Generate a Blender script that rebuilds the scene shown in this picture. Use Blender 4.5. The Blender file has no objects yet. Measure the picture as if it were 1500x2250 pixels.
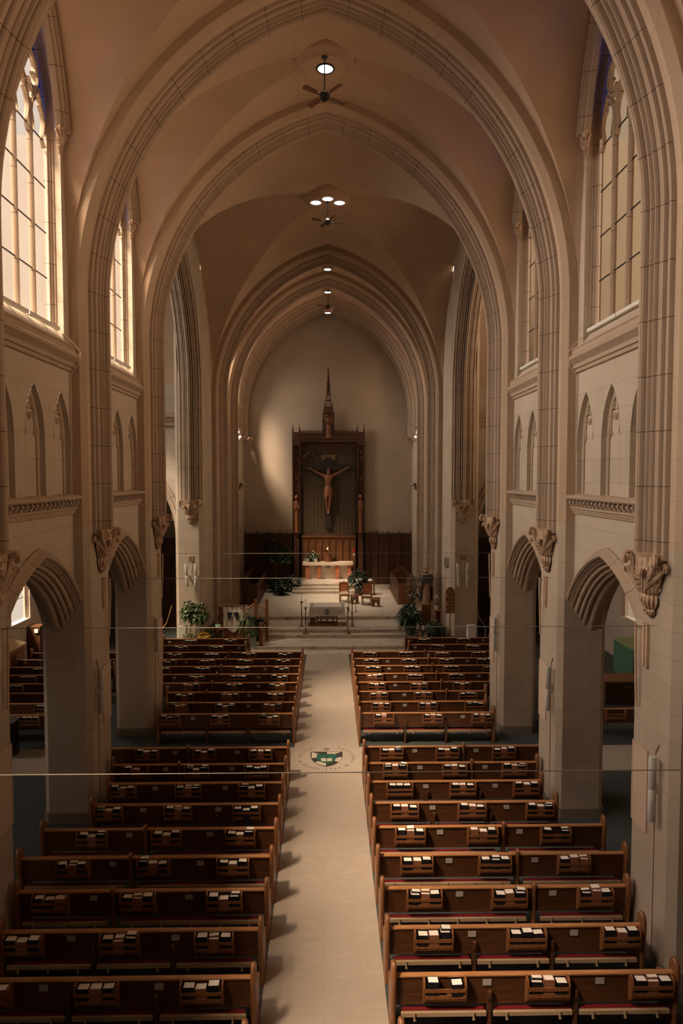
import bpy, math, random
from mathutils import Vector, Matrix
random.seed(7)
PI = math.pi
sc = bpy.context.scene
COL = sc.collection

# ------------------------------------------------------------------ camera
cam_d = bpy.data.cameras.new('camera')
cam = bpy.data.objects.new('camera', cam_d); COL.objects.link(cam)
cam_d.sensor_fit = 'VERTICAL'; cam_d.sensor_height = 36.0; cam_d.lens = 24.0
cam_d.clip_start = 0.05; cam_d.clip_end = 200
PITCH, YAW = 0.0509, 0.0178
_r = Vector((math.cos(YAW), -math.sin(YAW), 0))
_f = Vector((math.sin(YAW)*math.cos(PITCH), math.cos(YAW)*math.cos(PITCH), -math.sin(PITCH)))
_u = _r.cross(_f)
M = Matrix((( _r.x, _u.x, -_f.x, 0.084), (_r.y, _u.y, -_f.y, 0.0), (_r.z, _u.z, -_f.z, 7.8), (0, 0, 0, 1)))
cam.matrix_world = M
sc.camera = cam

# ------------------------------------------------------------------ colour management, sky, sun, added fill lamps
sc.view_settings.view_transform = 'Standard'
sc.view_settings.look = 'None'
sc.view_settings.gamma = 1.0
sc.view_settings.use_curve_mapping = False
sc.view_settings.exposure = 0.0
sc.cycles.use_denoising = True
sc.cycles.max_bounces = 9
sc.cycles.diffuse_bounces = 6
sc.cycles.glossy_bounces = 3
sc.cycles.transmission_bounces = 3
sc.cycles.transparent_max_bounces = 6
sc.cycles.sample_clamp_indirect = 4.0
sc.cycles.caustics_reflective = False
sc.cycles.caustics_refractive = False

w = bpy.data.worlds.new('sky'); sc.world = w; w.use_nodes = True
bg = w.node_tree.nodes['Background']
bg.inputs[0].default_value = (1.0, 0.93, 0.86, 1); bg.inputs[1].default_value = 1.3

def lamp(name, kind, loc, energy, color, **kw):
    d = bpy.data.lights.new(name, kind); d.energy = energy; d.color = color
    for k, v in kw.items(): setattr(d, k, v)
    o = bpy.data.objects.new(name, d); COL.objects.link(o); o.location = loc
    return o
sun = lamp('sun', 'SUN', (0, 0, 40), 33.0, (1.0, 0.83, 0.64), angle=math.radians(17))
sun.rotation_euler = Vector((1.0, 0.80, -1.9)).to_track_quat('-Z', 'Y').to_euler()

sky_fill = lamp('added_sky_fill', 'SUN', (0, 0, 42), 33.0, (1.0, 0.93, 0.84), angle=math.radians(85))  # added fill: a second, very broad sun that brightens the right-hand walls
sky_fill.rotation_euler = Vector((1.0, -0.12, -.60)).to_track_quat('-Z', 'Y').to_euler()

far_fill = lamp('added_shaded_side_fill', 'SUN', (0, 0, 44), 17.0, (1.0, 0.80, 0.64), angle=math.radians(80))  # added fill from the other side, lifts the left walls and vault
far_fill.rotation_euler = Vector((-1.0, 0.0, .05)).to_track_quat('-Z', 'Y').to_euler()

# ------------------------------------------------------------------ mesh builder
def lerp(a, b, t): return a + (b-a)*t
class MB:
    def __init__(s): s.v = []; s.f = []; s.uv = {}
    def add(s, vs, fs):
        n = len(s.v); s.v += [tuple(v) for v in vs]; s.f += [tuple(i+n for i in f) for f in fs]
    def box(s, x0, y0, z0, x1, y1, z1):
        vs = [(x0,y0,z0),(x1,y0,z0),(x1,y1,z0),(x0,y1,z0),(x0,y0,z1),(x1,y0,z1),(x1,y1,z1),(x0,y1,z1)]
        s.add(vs, [(0,3,2,1),(4,5,6,7),(0,1,5,4),(1,2,6,5),(2,3,7,6),(3,0,4,7)]); return s
    def cbox(s, cx, cy, cz, sx, sy, sz, rot=None):
        vs = []
        for dz in (-.5,.5):
            for dx, dy in ((-.5,-.5),(.5,-.5),(.5,.5),(-.5,.5)):
                v = Vector((dx*sx, dy*sy, dz*sz))
                if rot is not None: v = rot @ v
                vs.append((cx+v.x, cy+v.y, cz+v.z))
        s.add(vs, [(0,3,2,1),(4,5,6,7),(0,1,5,4),(1,2,6,5),(2,3,7,6),(3,0,4,7)]); return s
    def grid(s, rows, closed=False, uvrow=None):
        n = len(s.v); m = len(rows[0])
        for r in rows: s.v += [tuple(p) for p in r]
        for i in range(len(rows)-1):
            for j in range(m if closed else m-1):
                k = (j+1) % m
                s.f.append((n+i*m+j, n+i*m+k, n+(i+1)*m+k, n+(i+1)*m+j))
        if uvrow is not None:
            for i in range(len(rows)):
                for j in range(m): s.uv[n+i*m+j] = (uvrow[i], j/max(1, m-1))
        return s
    def prism(s, pts, fn, a, b):
        """pts: 2-D outline, fn(u,v,w)->xyz, extruded from w=a to w=b"""
        n = len(pts)
        vs = [fn(u, v, a) for u, v in pts] + [fn(u, v, b) for u, v in pts]
        fs = [tuple(range(n-1, -1, -1)), tuple(range(n, 2*n))] + [(i, (i+1) % n, n+(i+1) % n, n+i) for i in range(n)]
        s.add(vs, fs); return s
    def tube(s, path, r, n=8, cap=True):
        path = [Vector(p) for p in path]; rows = []
        ref = None
        for i, p in enumerate(path):
            d = (path[min(i+1, len(path)-1)] - path[max(i-1, 0)])
            if d.length < 1e-9: d = Vector((0,0,1))
            d.normalize()
            if ref is None: ref = Vector((0,0,1)) if abs(d.z) < .9 else Vector((1,0,0))
            a = d.cross(ref)
            if a.length < 1e-6: a = d.cross(Vector((0,1,0)))
            a.normalize(); b = a.cross(d); ref = b
            rr = r[i] if isinstance(r, (list, tuple)) else r
            rows.append([p + a*(rr*math.cos(2*PI*k/n)) + b*(rr*math.sin(2*PI*k/n)) for k in range(n)])
        n0 = len(s.v); s.grid(rows, closed=True)
        if cap:
            s.f.append(tuple(n0+k for k in range(n))); L = n0+(len(rows)-1)*n
            s.f.append(tuple(L+k for k in range(n-1, -1, -1)))
        return s
    def lathe(s, prof, cx=0, cy=0, cz=0, n=20, sx=1, sy=1, fn=None, cap=True):
        rows = []
        for r, z in prof:
            row = []
            for k in range(n):
                a = 2*PI*k/n; rr = r*(fn(a, z) if fn else 1)
                row.append((cx+rr*math.cos(a)*sx, cy+rr*math.sin(a)*sy, cz+z))
            rows.append(row)
        n0 = len(s.v); s.grid(rows, closed=True)
        if not cap: return s
        s.f.append(tuple(n0+k for k in range(n-1, -1, -1))); L = n0+(len(rows)-1)*n
        s.f.append(tuple(L+k for k in range(n))); return s
    def ball(s, cx, cy, cz, rx, ry=None, rz=None, n=12, m=8):
        ry = ry or rx; rz = rz or rx
        s.lathe([(max(1e-4, math.sin(PI*i/m)), -math.cos(PI*i/m)*rz) for i in range(m+1)], cx, cy, cz, n, rx, ry); return s
    def mesh(s, name, smooth=False, mats=()):
        me = bpy.data.meshes.new(name); me.from_pydata(s.v, [], s.f); 
        if s.uv:
            uvl = me.uv_layers.new(name='UVMap')
            for l in me.loops: uvl.data[l.index].uv = s.uv.get(l.vertex_index, (.4, 0))
        for m in mats: me.materials.append(m)
        if smooth:
            me.polygons.foreach_set('use_smooth', [True]*len(me.polygons))
            try: me.set_sharp_from_angle(angle=math.radians(38))
            except Exception: pass
        me.update(); return me
    def build(s, name, mat, parent=None, smooth=False, loc=None):
        o = bpy.data.objects.new(name, s.mesh(name, smooth, [mat]))
        COL.objects.link(o)
        if parent is not None: o.parent = parent
        if loc is not None: o.location = loc
        return o

def tag(o, label=None, cat=None, group=None, kind=None):
    if label: o['label'] = label
    if cat: o['category'] = cat
    if group: o['group'] = group
    if kind: o['kind'] = kind
    return o
def thing(name, label, cat, loc=(0,0,0), rz=0, group=None):
    o = bpy.data.objects.new(name, None); COL.objects.link(o)
    o.location = loc; o.rotation_euler = (0, 0, rz); o.empty_display_size = .1
    return tag(o, label, cat, group)
def inst(name, me, parent=None, loc=None, rz=0):
    o = bpy.data.objects.new(name, me); COL.objects.link(o)
    if parent is not None: o.parent = parent
    if loc is not None: o.location = loc
    if rz: o.rotation_euler = (0, 0, rz)
    return o
def copy_tree(o, parent=None):
    c = o.copy(); COL.objects.link(c)
    if parent is not None: c.parent = parent
    for ch in list(o.children): copy_tree(ch, c)
    return c
def struct(o, label=None): return tag(o, label, None, None, 'structure')

# ------------------------------------------------------------------ materials
def nodes(name):
    m = bpy.data.materials.new(name); m.use_nodes = True
    nt = m.node_tree; return m, nt, nt.nodes['Principled BSDF']
def N(nt, t, **kw):
    n = nt.nodes.new(t)
    for k, v in kw.items():
        if k.startswith('i_'): n.inputs[k[2:]].default_value = v
        else: setattr(n, k, v)
    return n
def flat(name, col, rough=.6, metal=0, noise=.0, scale=8, bump=0):
    m, nt, b = nodes(name)
    b.inputs['Base Color'].default_value = (*col, 1); b.inputs['Roughness'].default_value = rough
    b.inputs['Metallic'].default_value = metal
    if noise or bump:
        tc = N(nt, 'ShaderNodeTexCoord'); nz = N(nt, 'ShaderNodeTexNoise'); nz.inputs['Scale'].default_value = scale
        nz.inputs['Detail'].default_value = 5
        nt.links.new(tc.outputs['Object'], nz.inputs['Vector'])
        if noise:
            cr = N(nt, 'ShaderNodeValToRGB')
            cr.color_ramp.elements[0].position = .3; cr.color_ramp.elements[1].position = .7
            cr.color_ramp.elements[0].color = (*[c*(1-noise) for c in col], 1)
            cr.color_ramp.elements[1].color = (*[min(1, c*(1+noise)) for c in col], 1)
            nt.links.new(nz.outputs['Fac'], cr.inputs['Fac']); nt.links.new(cr.outputs['Color'], b.inputs['Base Color'])
        if bump:
            bp = N(nt, 'ShaderNodeBump'); bp.inputs['Strength'].default_value = bump; bp.inputs['Distance'].default_value = .01
            nt.links.new(nz.outputs['Fac'], bp.inputs['Height']); nt.links.new(bp.outputs['Normal'], b.inputs['Normal'])
    return m
def math_n(nt, op, a, b=None, c=None):
    n = nt.nodes.new('ShaderNodeMath'); n.operation = op
    for i, x in enumerate((a, b, c)):
        if x is None: continue
        if isinstance(x, (int, float)): n.inputs[i].default_value = x
        else: nt.links.new(x, n.inputs[i])
    return n.outputs[0]
def ashlar(name, col, joint, bw=1.05, bh=.48, mortar=.007, rough=.85, var=.05):
    """cut-stone or plaster courses: block joints laid out by which way the face looks"""
    m, nt, b = nodes(name); L = nt.links
    g = N(nt, 'ShaderNodeNewGeometry'); sp = N(nt, 'ShaderNodeSeparateXYZ'); sn = N(nt, 'ShaderNodeSeparateXYZ')
    L.new(g.outputs['Position'], sp.inputs[0]); L.new(g.outputs['True Normal'], sn.inputs[0])
    ax = math_n(nt, 'ABSOLUTE', sn.outputs[0]); ay = math_n(nt, 'ABSOLUTE', sn.outputs[1])
    isx = math_n(nt, 'GREATER_THAN', ax, ay)
    u = math_n(nt, 'ADD', math_n(nt, 'MULTIPLY', sp.outputs[1], isx), math_n(nt, 'MULTIPLY', sp.outputs[0], math_n(nt, 'SUBTRACT', 1.0, isx)))
    cv = N(nt, 'ShaderNodeCombineXYZ'); L.new(u, cv.inputs[0]); L.new(sp.outputs[2], cv.inputs[1])
    br = N(nt, 'ShaderNodeTexBrick'); br.offset = .5; L.new(cv.outputs[0], br.inputs['Vector'])
    br.inputs['Scale'].default_value = 1; br.inputs['Brick Width'].default_value = bw; br.inputs['Row Height'].default_value = bh
    br.inputs['Mortar Size'].default_value = mortar; br.inputs['Mortar Smooth'].default_value = .3
    br.inputs['Color1'].default_value = (*[c*(1+var) for c in col], 1); br.inputs['Color2'].default_value = (*[c*(1-var) for c in col], 1)
    br.inputs['Mortar'].default_value = (*joint, 1); br.inputs['Bias'].default_value = 0
    nz = N(nt, 'ShaderNodeTexNoise'); nz.inputs['Scale'].default_value = .7; nz.inputs['Detail'].default_value = 6
    L.new(g.outputs['Position'], nz.inputs['Vector'])
    mx = N(nt, 'ShaderNodeMix', data_type='RGBA', blend_type='MULTIPLY'); mx.inputs[0].default_value = .35
    cr = N(nt, 'ShaderNodeValToRGB'); cr.color_ramp.elements[0].color = (.72,.70,.68,1); cr.color_ramp.elements[0].position = .3
    cr.color_ramp.elements[1].color = (1,1,1,1); cr.color_ramp.elements[1].position = .65
    L.new(nz.outputs['Fac'], cr.inputs['Fac']); L.new(br.outputs['Color'], mx.inputs[6]); L.new(cr.outputs['Color'], mx.inputs[7])
    L.new(mx.outputs[2], b.inputs['Base Color']); b.inputs['Roughness'].default_value = rough
    bp = N(nt, 'ShaderNodeBump'); bp.inputs['Strength'].default_value = .25; bp.inputs['Distance'].default_value = .01; bp.invert = True
    L.new(br.outputs['Fac'], bp.inputs['Height']); L.new(bp.outputs['Normal'], b.inputs['Normal'])
    return m
def rib_stone(name, col, joint, step=.85):
    """moulded rib stone with a dark joint across it every step metres of run (UV x)"""
    m, nt, b = nodes(name); L = nt.links
    uv = N(nt, 'ShaderNodeUVMap'); s = N(nt, 'ShaderNodeSeparateXYZ'); L.new(uv.outputs[0], s.inputs[0])
    fr = math_n(nt, 'FRACT', math_n(nt, 'DIVIDE', s.outputs[0], step))
    j = math_n(nt, 'LESS_THAN', fr, .013/step)
    mx = N(nt, 'ShaderNodeMix', data_type='RGBA'); L.new(j, mx.inputs[0])
    nz = N(nt, 'ShaderNodeTexNoise'); nz.inputs['Scale'].default_value = 2.0; nz.inputs['Detail'].default_value = 4
    g = N(nt, 'ShaderNodeNewGeometry'); L.new(g.outputs['Position'], nz.inputs['Vector'])
    cr = N(nt, 'ShaderNodeValToRGB'); cr.color_ramp.elements[0].color = (*[c*.85 for c in col], 1); cr.color_ramp.elements[1].color = (*[c*1.1 for c in col], 1)
    L.new(nz.outputs['Fac'], cr.inputs['Fac']); L.new(cr.outputs['Color'], mx.inputs[6]); mx.inputs[7].default_value = (*joint, 1)
    L.new(mx.outputs[2], b.inputs['Base Color']); b.inputs['Roughness'].default_value = .8
    return m
def wood(name, c1, c2, rough=.38, scale=3.0, stretch=(1, 12, 12)):
    m, nt, b = nodes(name); L = nt.links
    tc = N(nt, 'ShaderNodeTexCoord'); mp = N(nt, 'ShaderNodeMapping'); mp.inputs['Scale'].default_value = stretch
    L.new(tc.outputs['Object'], mp.inputs['Vector'])
    nz = N(nt, 'ShaderNodeTexNoise'); nz.inputs['Scale'].default_value = scale; nz.inputs['Detail'].default_value = 7; nz.inputs['Distortion'].default_value = .8
    L.new(mp.outputs[0], nz.inputs['Vector'])
    cr = N(nt, 'ShaderNodeValToRGB'); cr.color_ramp.elements[0].position = .32; cr.color_ramp.elements[1].position = .7
    cr.color_ramp.elements[0].color = (*c1, 1); cr.color_ramp.elements[1].color = (*c2, 1)
    L.new(nz.outputs['Fac'], cr.inputs['Fac']); L.new(cr.outputs['Color'], b.inputs['Base Color'])
    b.inputs['Roughness'].default_value = rough
    bp = N(nt, 'ShaderNodeBump'); bp.inputs['Strength'].default_value = .08; bp.inputs['Distance'].default_value = .004
    L.new(nz.outputs['Fac'], bp.inputs['Height']); L.new(bp.outputs['Normal'], b.inputs['Normal'])
    return m
def marble(name, base, vein, tw=.9, th=.45, rough=.22, vs=1.6, c2=.86, mort=.7, veinw=.06, off=.5):
    m, nt, b = nodes(name); L = nt.links
    g = N(nt, 'ShaderNodeNewGeometry')
    sp = N(nt, 'ShaderNodeSeparateXYZ'); sn = N(nt, 'ShaderNodeSeparateXYZ')
    L.new(g.outputs['Position'], sp.inputs[0]); L.new(g.outputs['True Normal'], sn.inputs[0])
    up = math_n(nt, 'GREATER_THAN', math_n(nt, 'ABSOLUTE', sn.outputs[2]), .5)
    v = math_n(nt, 'ADD', math_n(nt, 'MULTIPLY', sp.outputs[1], up), math_n(nt, 'MULTIPLY', sp.outputs[2], math_n(nt, 'SUBTRACT', 1.0, up)))
    cv = N(nt, 'ShaderNodeCombineXYZ'); L.new(sp.outputs[0], cv.inputs[0]); L.new(v, cv.inputs[1])
    br = N(nt, 'ShaderNodeTexBrick'); br.offset = off; L.new(cv.outputs[0], br.inputs['Vector'])
    br.inputs['Scale'].default_value = 1; br.inputs['Brick Width'].default_value = tw; br.inputs['Row Height'].default_value = th
    br.inputs['Mortar Size'].default_value = .006; br.inputs['Color1'].default_value = (1,1,1,1); br.inputs['Color2'].default_value = (c2,c2,c2,1)
    br.inputs['Mortar'].default_value = (mort,mort*.96,mort*.9,1)
    nz = N(nt, 'ShaderNodeTexNoise'); nz.inputs['Scale'].default_value = vs; nz.inputs['Detail'].default_value = 8; nz.inputs['Distortion'].default_value = 1.2
    mp = N(nt, 'ShaderNodeMapping'); mp.inputs['Scale'].default_value = (1, 2.6, 2.6); L.new(g.outputs['Position'], mp.inputs['Vector'])
    # each tile shifts the veins a little so that they break at the joints
    ad = N(nt, 'ShaderNodeVectorMath', operation='ADD'); L.new(mp.outputs[0], ad.inputs[0])
    ml = N(nt, 'ShaderNodeVectorMath', operation='SCALE'); L.new(br.outputs['Color'], ml.inputs[0]); ml.inputs['Scale'].default_value = 30
    L.new(ml.outputs[0], ad.inputs[1]); L.new(ad.outputs[0], nz.inputs['Vector'])
    d = math_n(nt, 'ABSOLUTE', math_n(nt, 'SUBTRACT', nz.outputs['Fac'], .5))
    f = math_n(nt, 'MINIMUM', math_n(nt, 'DIVIDE', d, veinw), 1.0)
    mx = N(nt, 'ShaderNodeMix', data_type='RGBA'); L.new(f, mx.inputs[0]); mx.inputs[6].default_value = (*vein, 1); mx.inputs[7].default_value = (*base, 1)
    m2 = N(nt, 'ShaderNodeMix', data_type='RGBA', blend_type='MULTIPLY'); m2.inputs[0].default_value = 1
    L.new(mx.outputs[2], m2.inputs[6]); L.new(br.outputs['Color'], m2.inputs[7])
    L.new(m2.outputs[2], b.inputs['Base Color']); b.inputs['Roughness'].default_value = rough
    return m
def carpet_mat():
    m, nt, b = nodes('carpet'); L = nt.links
    g = N(nt, 'ShaderNodeNewGeometry')
    mp = N(nt, 'ShaderNodeMapping'); mp.inputs['Rotation'].default_value = (0, 0, PI/4); L.new(g.outputs['Position'], mp.inputs['Vector'])
    ch = N(nt, 'ShaderNodeTexChecker'); ch.inputs['Scale'].default_value = 34
    ch.inputs['Color1'].default_value = (.075,.085,.082,1); ch.inputs['Color2'].default_value = (.026,.034,.038,1)
    L.new(mp.outputs[0], ch.inputs['Vector']); L.new(ch.outputs['Color'], b.inputs['Base Color']); b.inputs['Roughness'].default_value = .95
    return m
def glow(name, col, strength):
    m = bpy.data.materials.new(name); m.use_nodes = True; nt = m.node_tree; nt.nodes.clear()
    e = N(nt, 'ShaderNodeEmission'); e.inputs[0].default_value = (*col, 1); e.inputs[1].default_value = strength
    o = N(nt, 'ShaderNodeOutputMaterial'); nt.links.new(e.outputs[0], o.inputs[0]); return m
def pane_mat(name, tint, body=(.5,.45,.4), solid=.0):
    """tinted window glass: lets the daylight through in its own colour, slightly cloudy"""
    m = bpy.data.materials.new(name); m.use_nodes = True; nt = m.node_tree; nt.nodes.clear(); L = nt.links
    t = N(nt, 'ShaderNodeBsdfTransparent')
    g = N(nt, 'ShaderNodeNewGeometry'); nz = N(nt, 'ShaderNodeTexNoise'); nz.inputs['Scale'].default_value = .9; nz.inputs['Detail'].default_value = 4
    L.new(g.outputs['Position'], nz.inputs['Vector'])
    cr = N(nt, 'ShaderNodeValToRGB'); cr.color_ramp.elements[0].position = .25; cr.color_ramp.elements[1].position = .75
    cr.color_ramp.elements[0].color = (*[c*.86 for c in tint], 1); cr.color_ramp.elements[1].color = (*tint, 1)
    L.new(nz.outputs['Fac'], cr.inputs['Fac']); L.new(cr.outputs['Color'], t.inputs[0])
    gl = N(nt, 'ShaderNodeBsdfGlossy'); gl.inputs['Roughness'].default_value = .15; gl.inputs[0].default_value = (.8,.8,.8,1)
    mx = N(nt, 'ShaderNodeMixShader'); mx.inputs[0].default_value = .04; L.new(t.outputs[0], mx.inputs[1]); L.new(gl.outputs[0], mx.inputs[2])
    o = N(nt, 'ShaderNodeOutputMaterial'); L.new(mx.outputs[0], o.inputs[0]); return m

BANDM = ashlar('band_plaster', (.47,.35,.25), (.37,.27,.19), bw=1.2, bh=.62, mortar=.005, var=.02)
STONE = ashlar('plaster_courses', (.47,.40,.32), (.36,.30,.235))
APSE = ashlar('end_wall_courses', (.47,.40,.32), (.40,.335,.262), bw=1.1, bh=.225, mortar=.008, var=.012)
PIER  = ashlar('pier_courses', (.45,.37,.285), (.34,.28,.21), bw=.75, bh=.42, mortar=.006)
VAULT = ashlar('vault_plaster', (.47,.335,.235), (.44,.313,.219), bw=1.7, bh=.62, mortar=.006, var=.02)
RIB   = rib_stone('rib_stone', (.40,.305,.225), (.10,.06,.04))
CARVE = flat('carved_stone', (.50,.36,.25), .8, noise=.15, scale=9)
OAK   = wood('oak', (.06,.023,.009), (.125,.050,.019))
OAKL  = wood('oak_rail', (.36,.16,.060), (.52,.26,.11), rough=.3)  # paler oak; on the pew rails it stands for light from above
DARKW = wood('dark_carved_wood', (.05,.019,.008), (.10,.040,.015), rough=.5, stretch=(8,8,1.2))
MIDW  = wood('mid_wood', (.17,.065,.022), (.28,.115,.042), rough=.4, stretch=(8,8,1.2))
GREYM = wood('reredos_wood', (.045,.032,.018), (.085,.058,.030), rough=.5, stretch=(8,8,1.2))
CARPET = carpet_mat()
AISLE = marble('aisle_travertine', (.50,.44,.36), (.43,.37,.30), tw=.93, th=.93, rough=.35, vs=1.1, veinw=.3, c2=.965, mort=.92, off=0.0)
MARB  = marble('white_marble', (.62,.56,.47), (.26,.21,.165), tw=.80, th=.40, rough=.28, vs=.55, veinw=.022, c2=.87, mort=.72)
REDM  = marble('red_marble', (.42,.12,.05), (.62,.36,.22), tw=5, th=5, rough=.25, vs=5, veinw=.03)
SLAB  = flat('pale_slab', (.62,.53,.42), .35, noise=.06)
WHITE = flat('white_paint', (.70,.68,.62), .45)
SPK   = flat('grey_white_metal', (.55,.53,.48), .4)
BLACK = flat('black_metal', (.012,.010,.010), .4)
BRASS = flat('brass', (.50,.30,.10), .3, metal=.9)
BRONZE = flat('old_bronze', (.22,.13,.06), .45, metal=.7)
COPPER = flat('polished_copper', (.75,.38,.16), .22, metal=1)
COVERB = flat('black_book_cover', (.012,.012,.016), .5)
COVERR = flat('tan_book_cover', (.30,.13,.075), .55)
PAGES = flat('book_pages', (.84,.79,.70), .8)
RED   = flat('red_vinyl', (.16,.010,.014), .5)
PALEW = wood('pale_kneeler_wood', (.34,.24,.14), (.44,.32,.20), rough=.4)
CLOTH = flat('white_linen', (.66,.62,.57), .9, noise=.06, scale=5)
LEAF  = flat('leaf_green', (.035,.075,.028), .45, noise=.4, scale=3)
LEAFD = flat('dark_leaf_green', (.012,.032,.020), .5, noise=.4, scale=3)
LEAFP = flat('pale_variegated_leaf', (.22,.26,.13), .5, noise=.35, scale=12)
PETALW = flat('white_petals', (.75,.68,.60), .7)
PETALY = flat('yellow_petals', (.75,.50,.06), .7)
POTW  = flat('white_ceramic', (.70,.66,.58), .3)
POTG  = flat('green_glaze', (.22,.30,.22), .4)
POTD  = flat('dark_pot', (.03,.03,.028), .5)
TRUNKM = flat('bark', (.16,.10,.06), .8)
REREW = wood('reredos_frame_wood', (.045,.018,.007), (.085,.034,.014), rough=.5, stretch=(8,8,1.2))
CARVEDF = wood('carved_figure_wood', (.16,.060,.026), (.26,.105,.045), rough=.5, stretch=(4,4,1.5))
CARD  = flat('card_white', (.42,.39,.33), .7)
PANEL = flat('cream_panel', (.55,.42,.32), .7)
GREENC = flat('green_cloth', (.05,.13,.08), .85)
PLATE = flat('metal_grille', (.30,.22,.15), .5, metal=.3)
BEIGEM = flat('warm_rail_metal', (.45,.30,.15), .35, metal=.6)
WIREM = flat('bare_wire', (.22,.19,.15), .7)
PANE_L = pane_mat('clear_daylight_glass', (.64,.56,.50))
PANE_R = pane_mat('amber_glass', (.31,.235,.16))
PANE_S = pane_mat('dimmed_side_glass', (.27,.235,.20))  # tint darkened to hold back the light on the crossing pier
PANE_B = pane_mat('blue_glass', (.008,.03,.20))
LIT   = glow('lamp_glass', (1.0, .96, .93), 3.0)
# ------------------------------------------------------------------ the nave's geometry
ZS, CC = 11.75, 1.73              # springing height, offset of the arc centres
RV = 7.30                         # radius of the vault, its feet on the side walls
WX = 5.57                         # half width between the side walls
HP = .72                          # half a pier along the nave
PY = [-4.81, .36, 5.53, 10.70, 15.87, 21.04]
A3, A4, A5, A6 = 33.85, 37.8, 42.4, 45.22
def gl(t):
    t = min(1.0, abs(t)); return max(0.0, 1 - t**1.3)**.34
def vault_f1(x): return ZS + math.sqrt(max(0, RV*RV - (abs(x)+CC)**2))
CROWN = vault_f1(0)

# mouldings: (offset along the nave, projection from the pier)
_half = [(.46,-.03),(.462,.03),(.45,.075),(.42,.095),(.39,.085),(.378,.055),(.374,-.03),(.358,-.03),(.352,.09),(.335,.13),(.30,.125),(.27,.15),
         (.262,.15),(.258,.045),(.240,.045),(.236,.165),(.215,.205),(.188,.20),(.176,.165),(.172,.06),(.156,.06),(.152,.19),(.13,.235),(.108,.235),
         (.098,.20),(.094,.09),(.078,.09),(.073,.265),(.06,.30),(.04,.30),(.034,.315),(0,.33)]
RIBP = _half + [(-a, b) for a, b in reversed(_half[:-1])]
BANDP = [(.72,-.6),(.72,-.12),(.60,0),(-.60,0),(-.72,-.12),(-.72,-.6)]

def sweep_rib(mb, prof, yc, zb, n=26, shift=0.0, step=.8):
    rows, us = [], []; u = 0
    R0 = 5.25+CC
    def L(side, z): return [(side*(5.25-d+shift), yc+w_, z) for w_, d in prof]
    def A(side, t):
        row = []
        for w_, d in prof:
            R = R0-d+shift; th = t*math.acos(CC/R)
            row.append((side*(R*math.cos(th)-CC), yc+w_, ZS+R*math.sin(th)))
        return row
    nz = 4
    for i in range(nz): rows.append(L(-1, lerp(zb, ZS, i/nz))); us.append(lerp(zb, ZS, i/nz))
    arc = R0*math.acos(CC/R0)
    for i in range(n+1): rows.append(A(-1, i/n)); us.append(ZS+arc*i/n)
    for i in range(n-1, -1, -1): rows.append(A(1, i/n)); us.append(ZS+arc*i/n)
    for i in range(nz-1, -1, -1): rows.append(L(1, lerp(zb, ZS, i/nz))); us.append(lerp(zb, ZS, i/nz))
    mb.grid(rows, uvrow=us)
def sweep_yz(mb, path, prof, s, yc, closed=False, sign=1, uv=True):
    """sweep (off, x) along a (y, z) path; off points to the right of the way"""
    rows, us = [], []; u = 0; n = len(path)
    for i, (y, z) in enumerate(path):
        a = path[max(0, i-1)]; b = path[min(n-1, i+1)]
        if 0 < i < n-1:
            d1 = Vector((y-a[0], z-a[1])).normalized(); d2 = Vector((b[0]-y, b[1]-z)).normalized()
            d = (d1+d2); d = d.normalized() if d.length > 1e-6 else d1
            k = 1/max(.35, d.dot(d1))
        else:
            d = Vector((b[0]-a[0], b[1]-a[1])).normalized(); k = 1
        nx, nz_ = d.y*k*sign, -d.x*k*sign
        rows.append([(s*x, yc+y+nx*o, z+nz_*o) for o, x in prof])
        if i: u += math.hypot(y-path[i-1][0], z-path[i-1][1])
        us.append(u)
    mb.grid(rows, closed=closed, uvrow=us if uv else None)
def arch_path(half, spring, rise, n=14, foot=None):
    """pointed arch as (y, z) points, from the foot on one side to the other"""
    c = (rise*rise-half*half)/(2*half); R = half+c; th = math.acos(c/R)
    left = [(-(R*math.cos(th*i/n)-c), spring+R*math.sin(th*i/n)) for i in range(n+1)]
    right = [(-y, z) for y, z in reversed(left[:-1])]
    p = left+right
    if foot is not None: p = [(-half, foot)]+p+[(half, foot)]
    return p
def arch_z(y, half, spring, rise):
    c = (rise*rise-half*half)/(2*half); R = half+c
    return spring+math.sqrt(max(0, R*R-(abs(y)+c)**2)) if abs(y) <= half else spring
def strips(mb, X, s, yc, ys, lo, hi):
    for a, b in zip(ys, ys[1:]):
        la, lb, ha, hb = lo(a), lo(b), hi(a), hi(b)
        if ha-la < 1e-4 and hb-lb < 1e-4: continue
        mb.add([(s*X, yc+a, la), (s*X, yc+b, lb), (s*X, yc+b, hb), (s*X, yc+a, ha)], [(0,1,2,3)])
def frange(a, b, n): return [lerp(a, b, i/n) for i in range(n+1)]
def reveal(mb, path, s, yc, x0, x1):
    mb.grid([[(s*x0, yc+y, z), (s*x1, yc+y, z)] for y, z in path])

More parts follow.
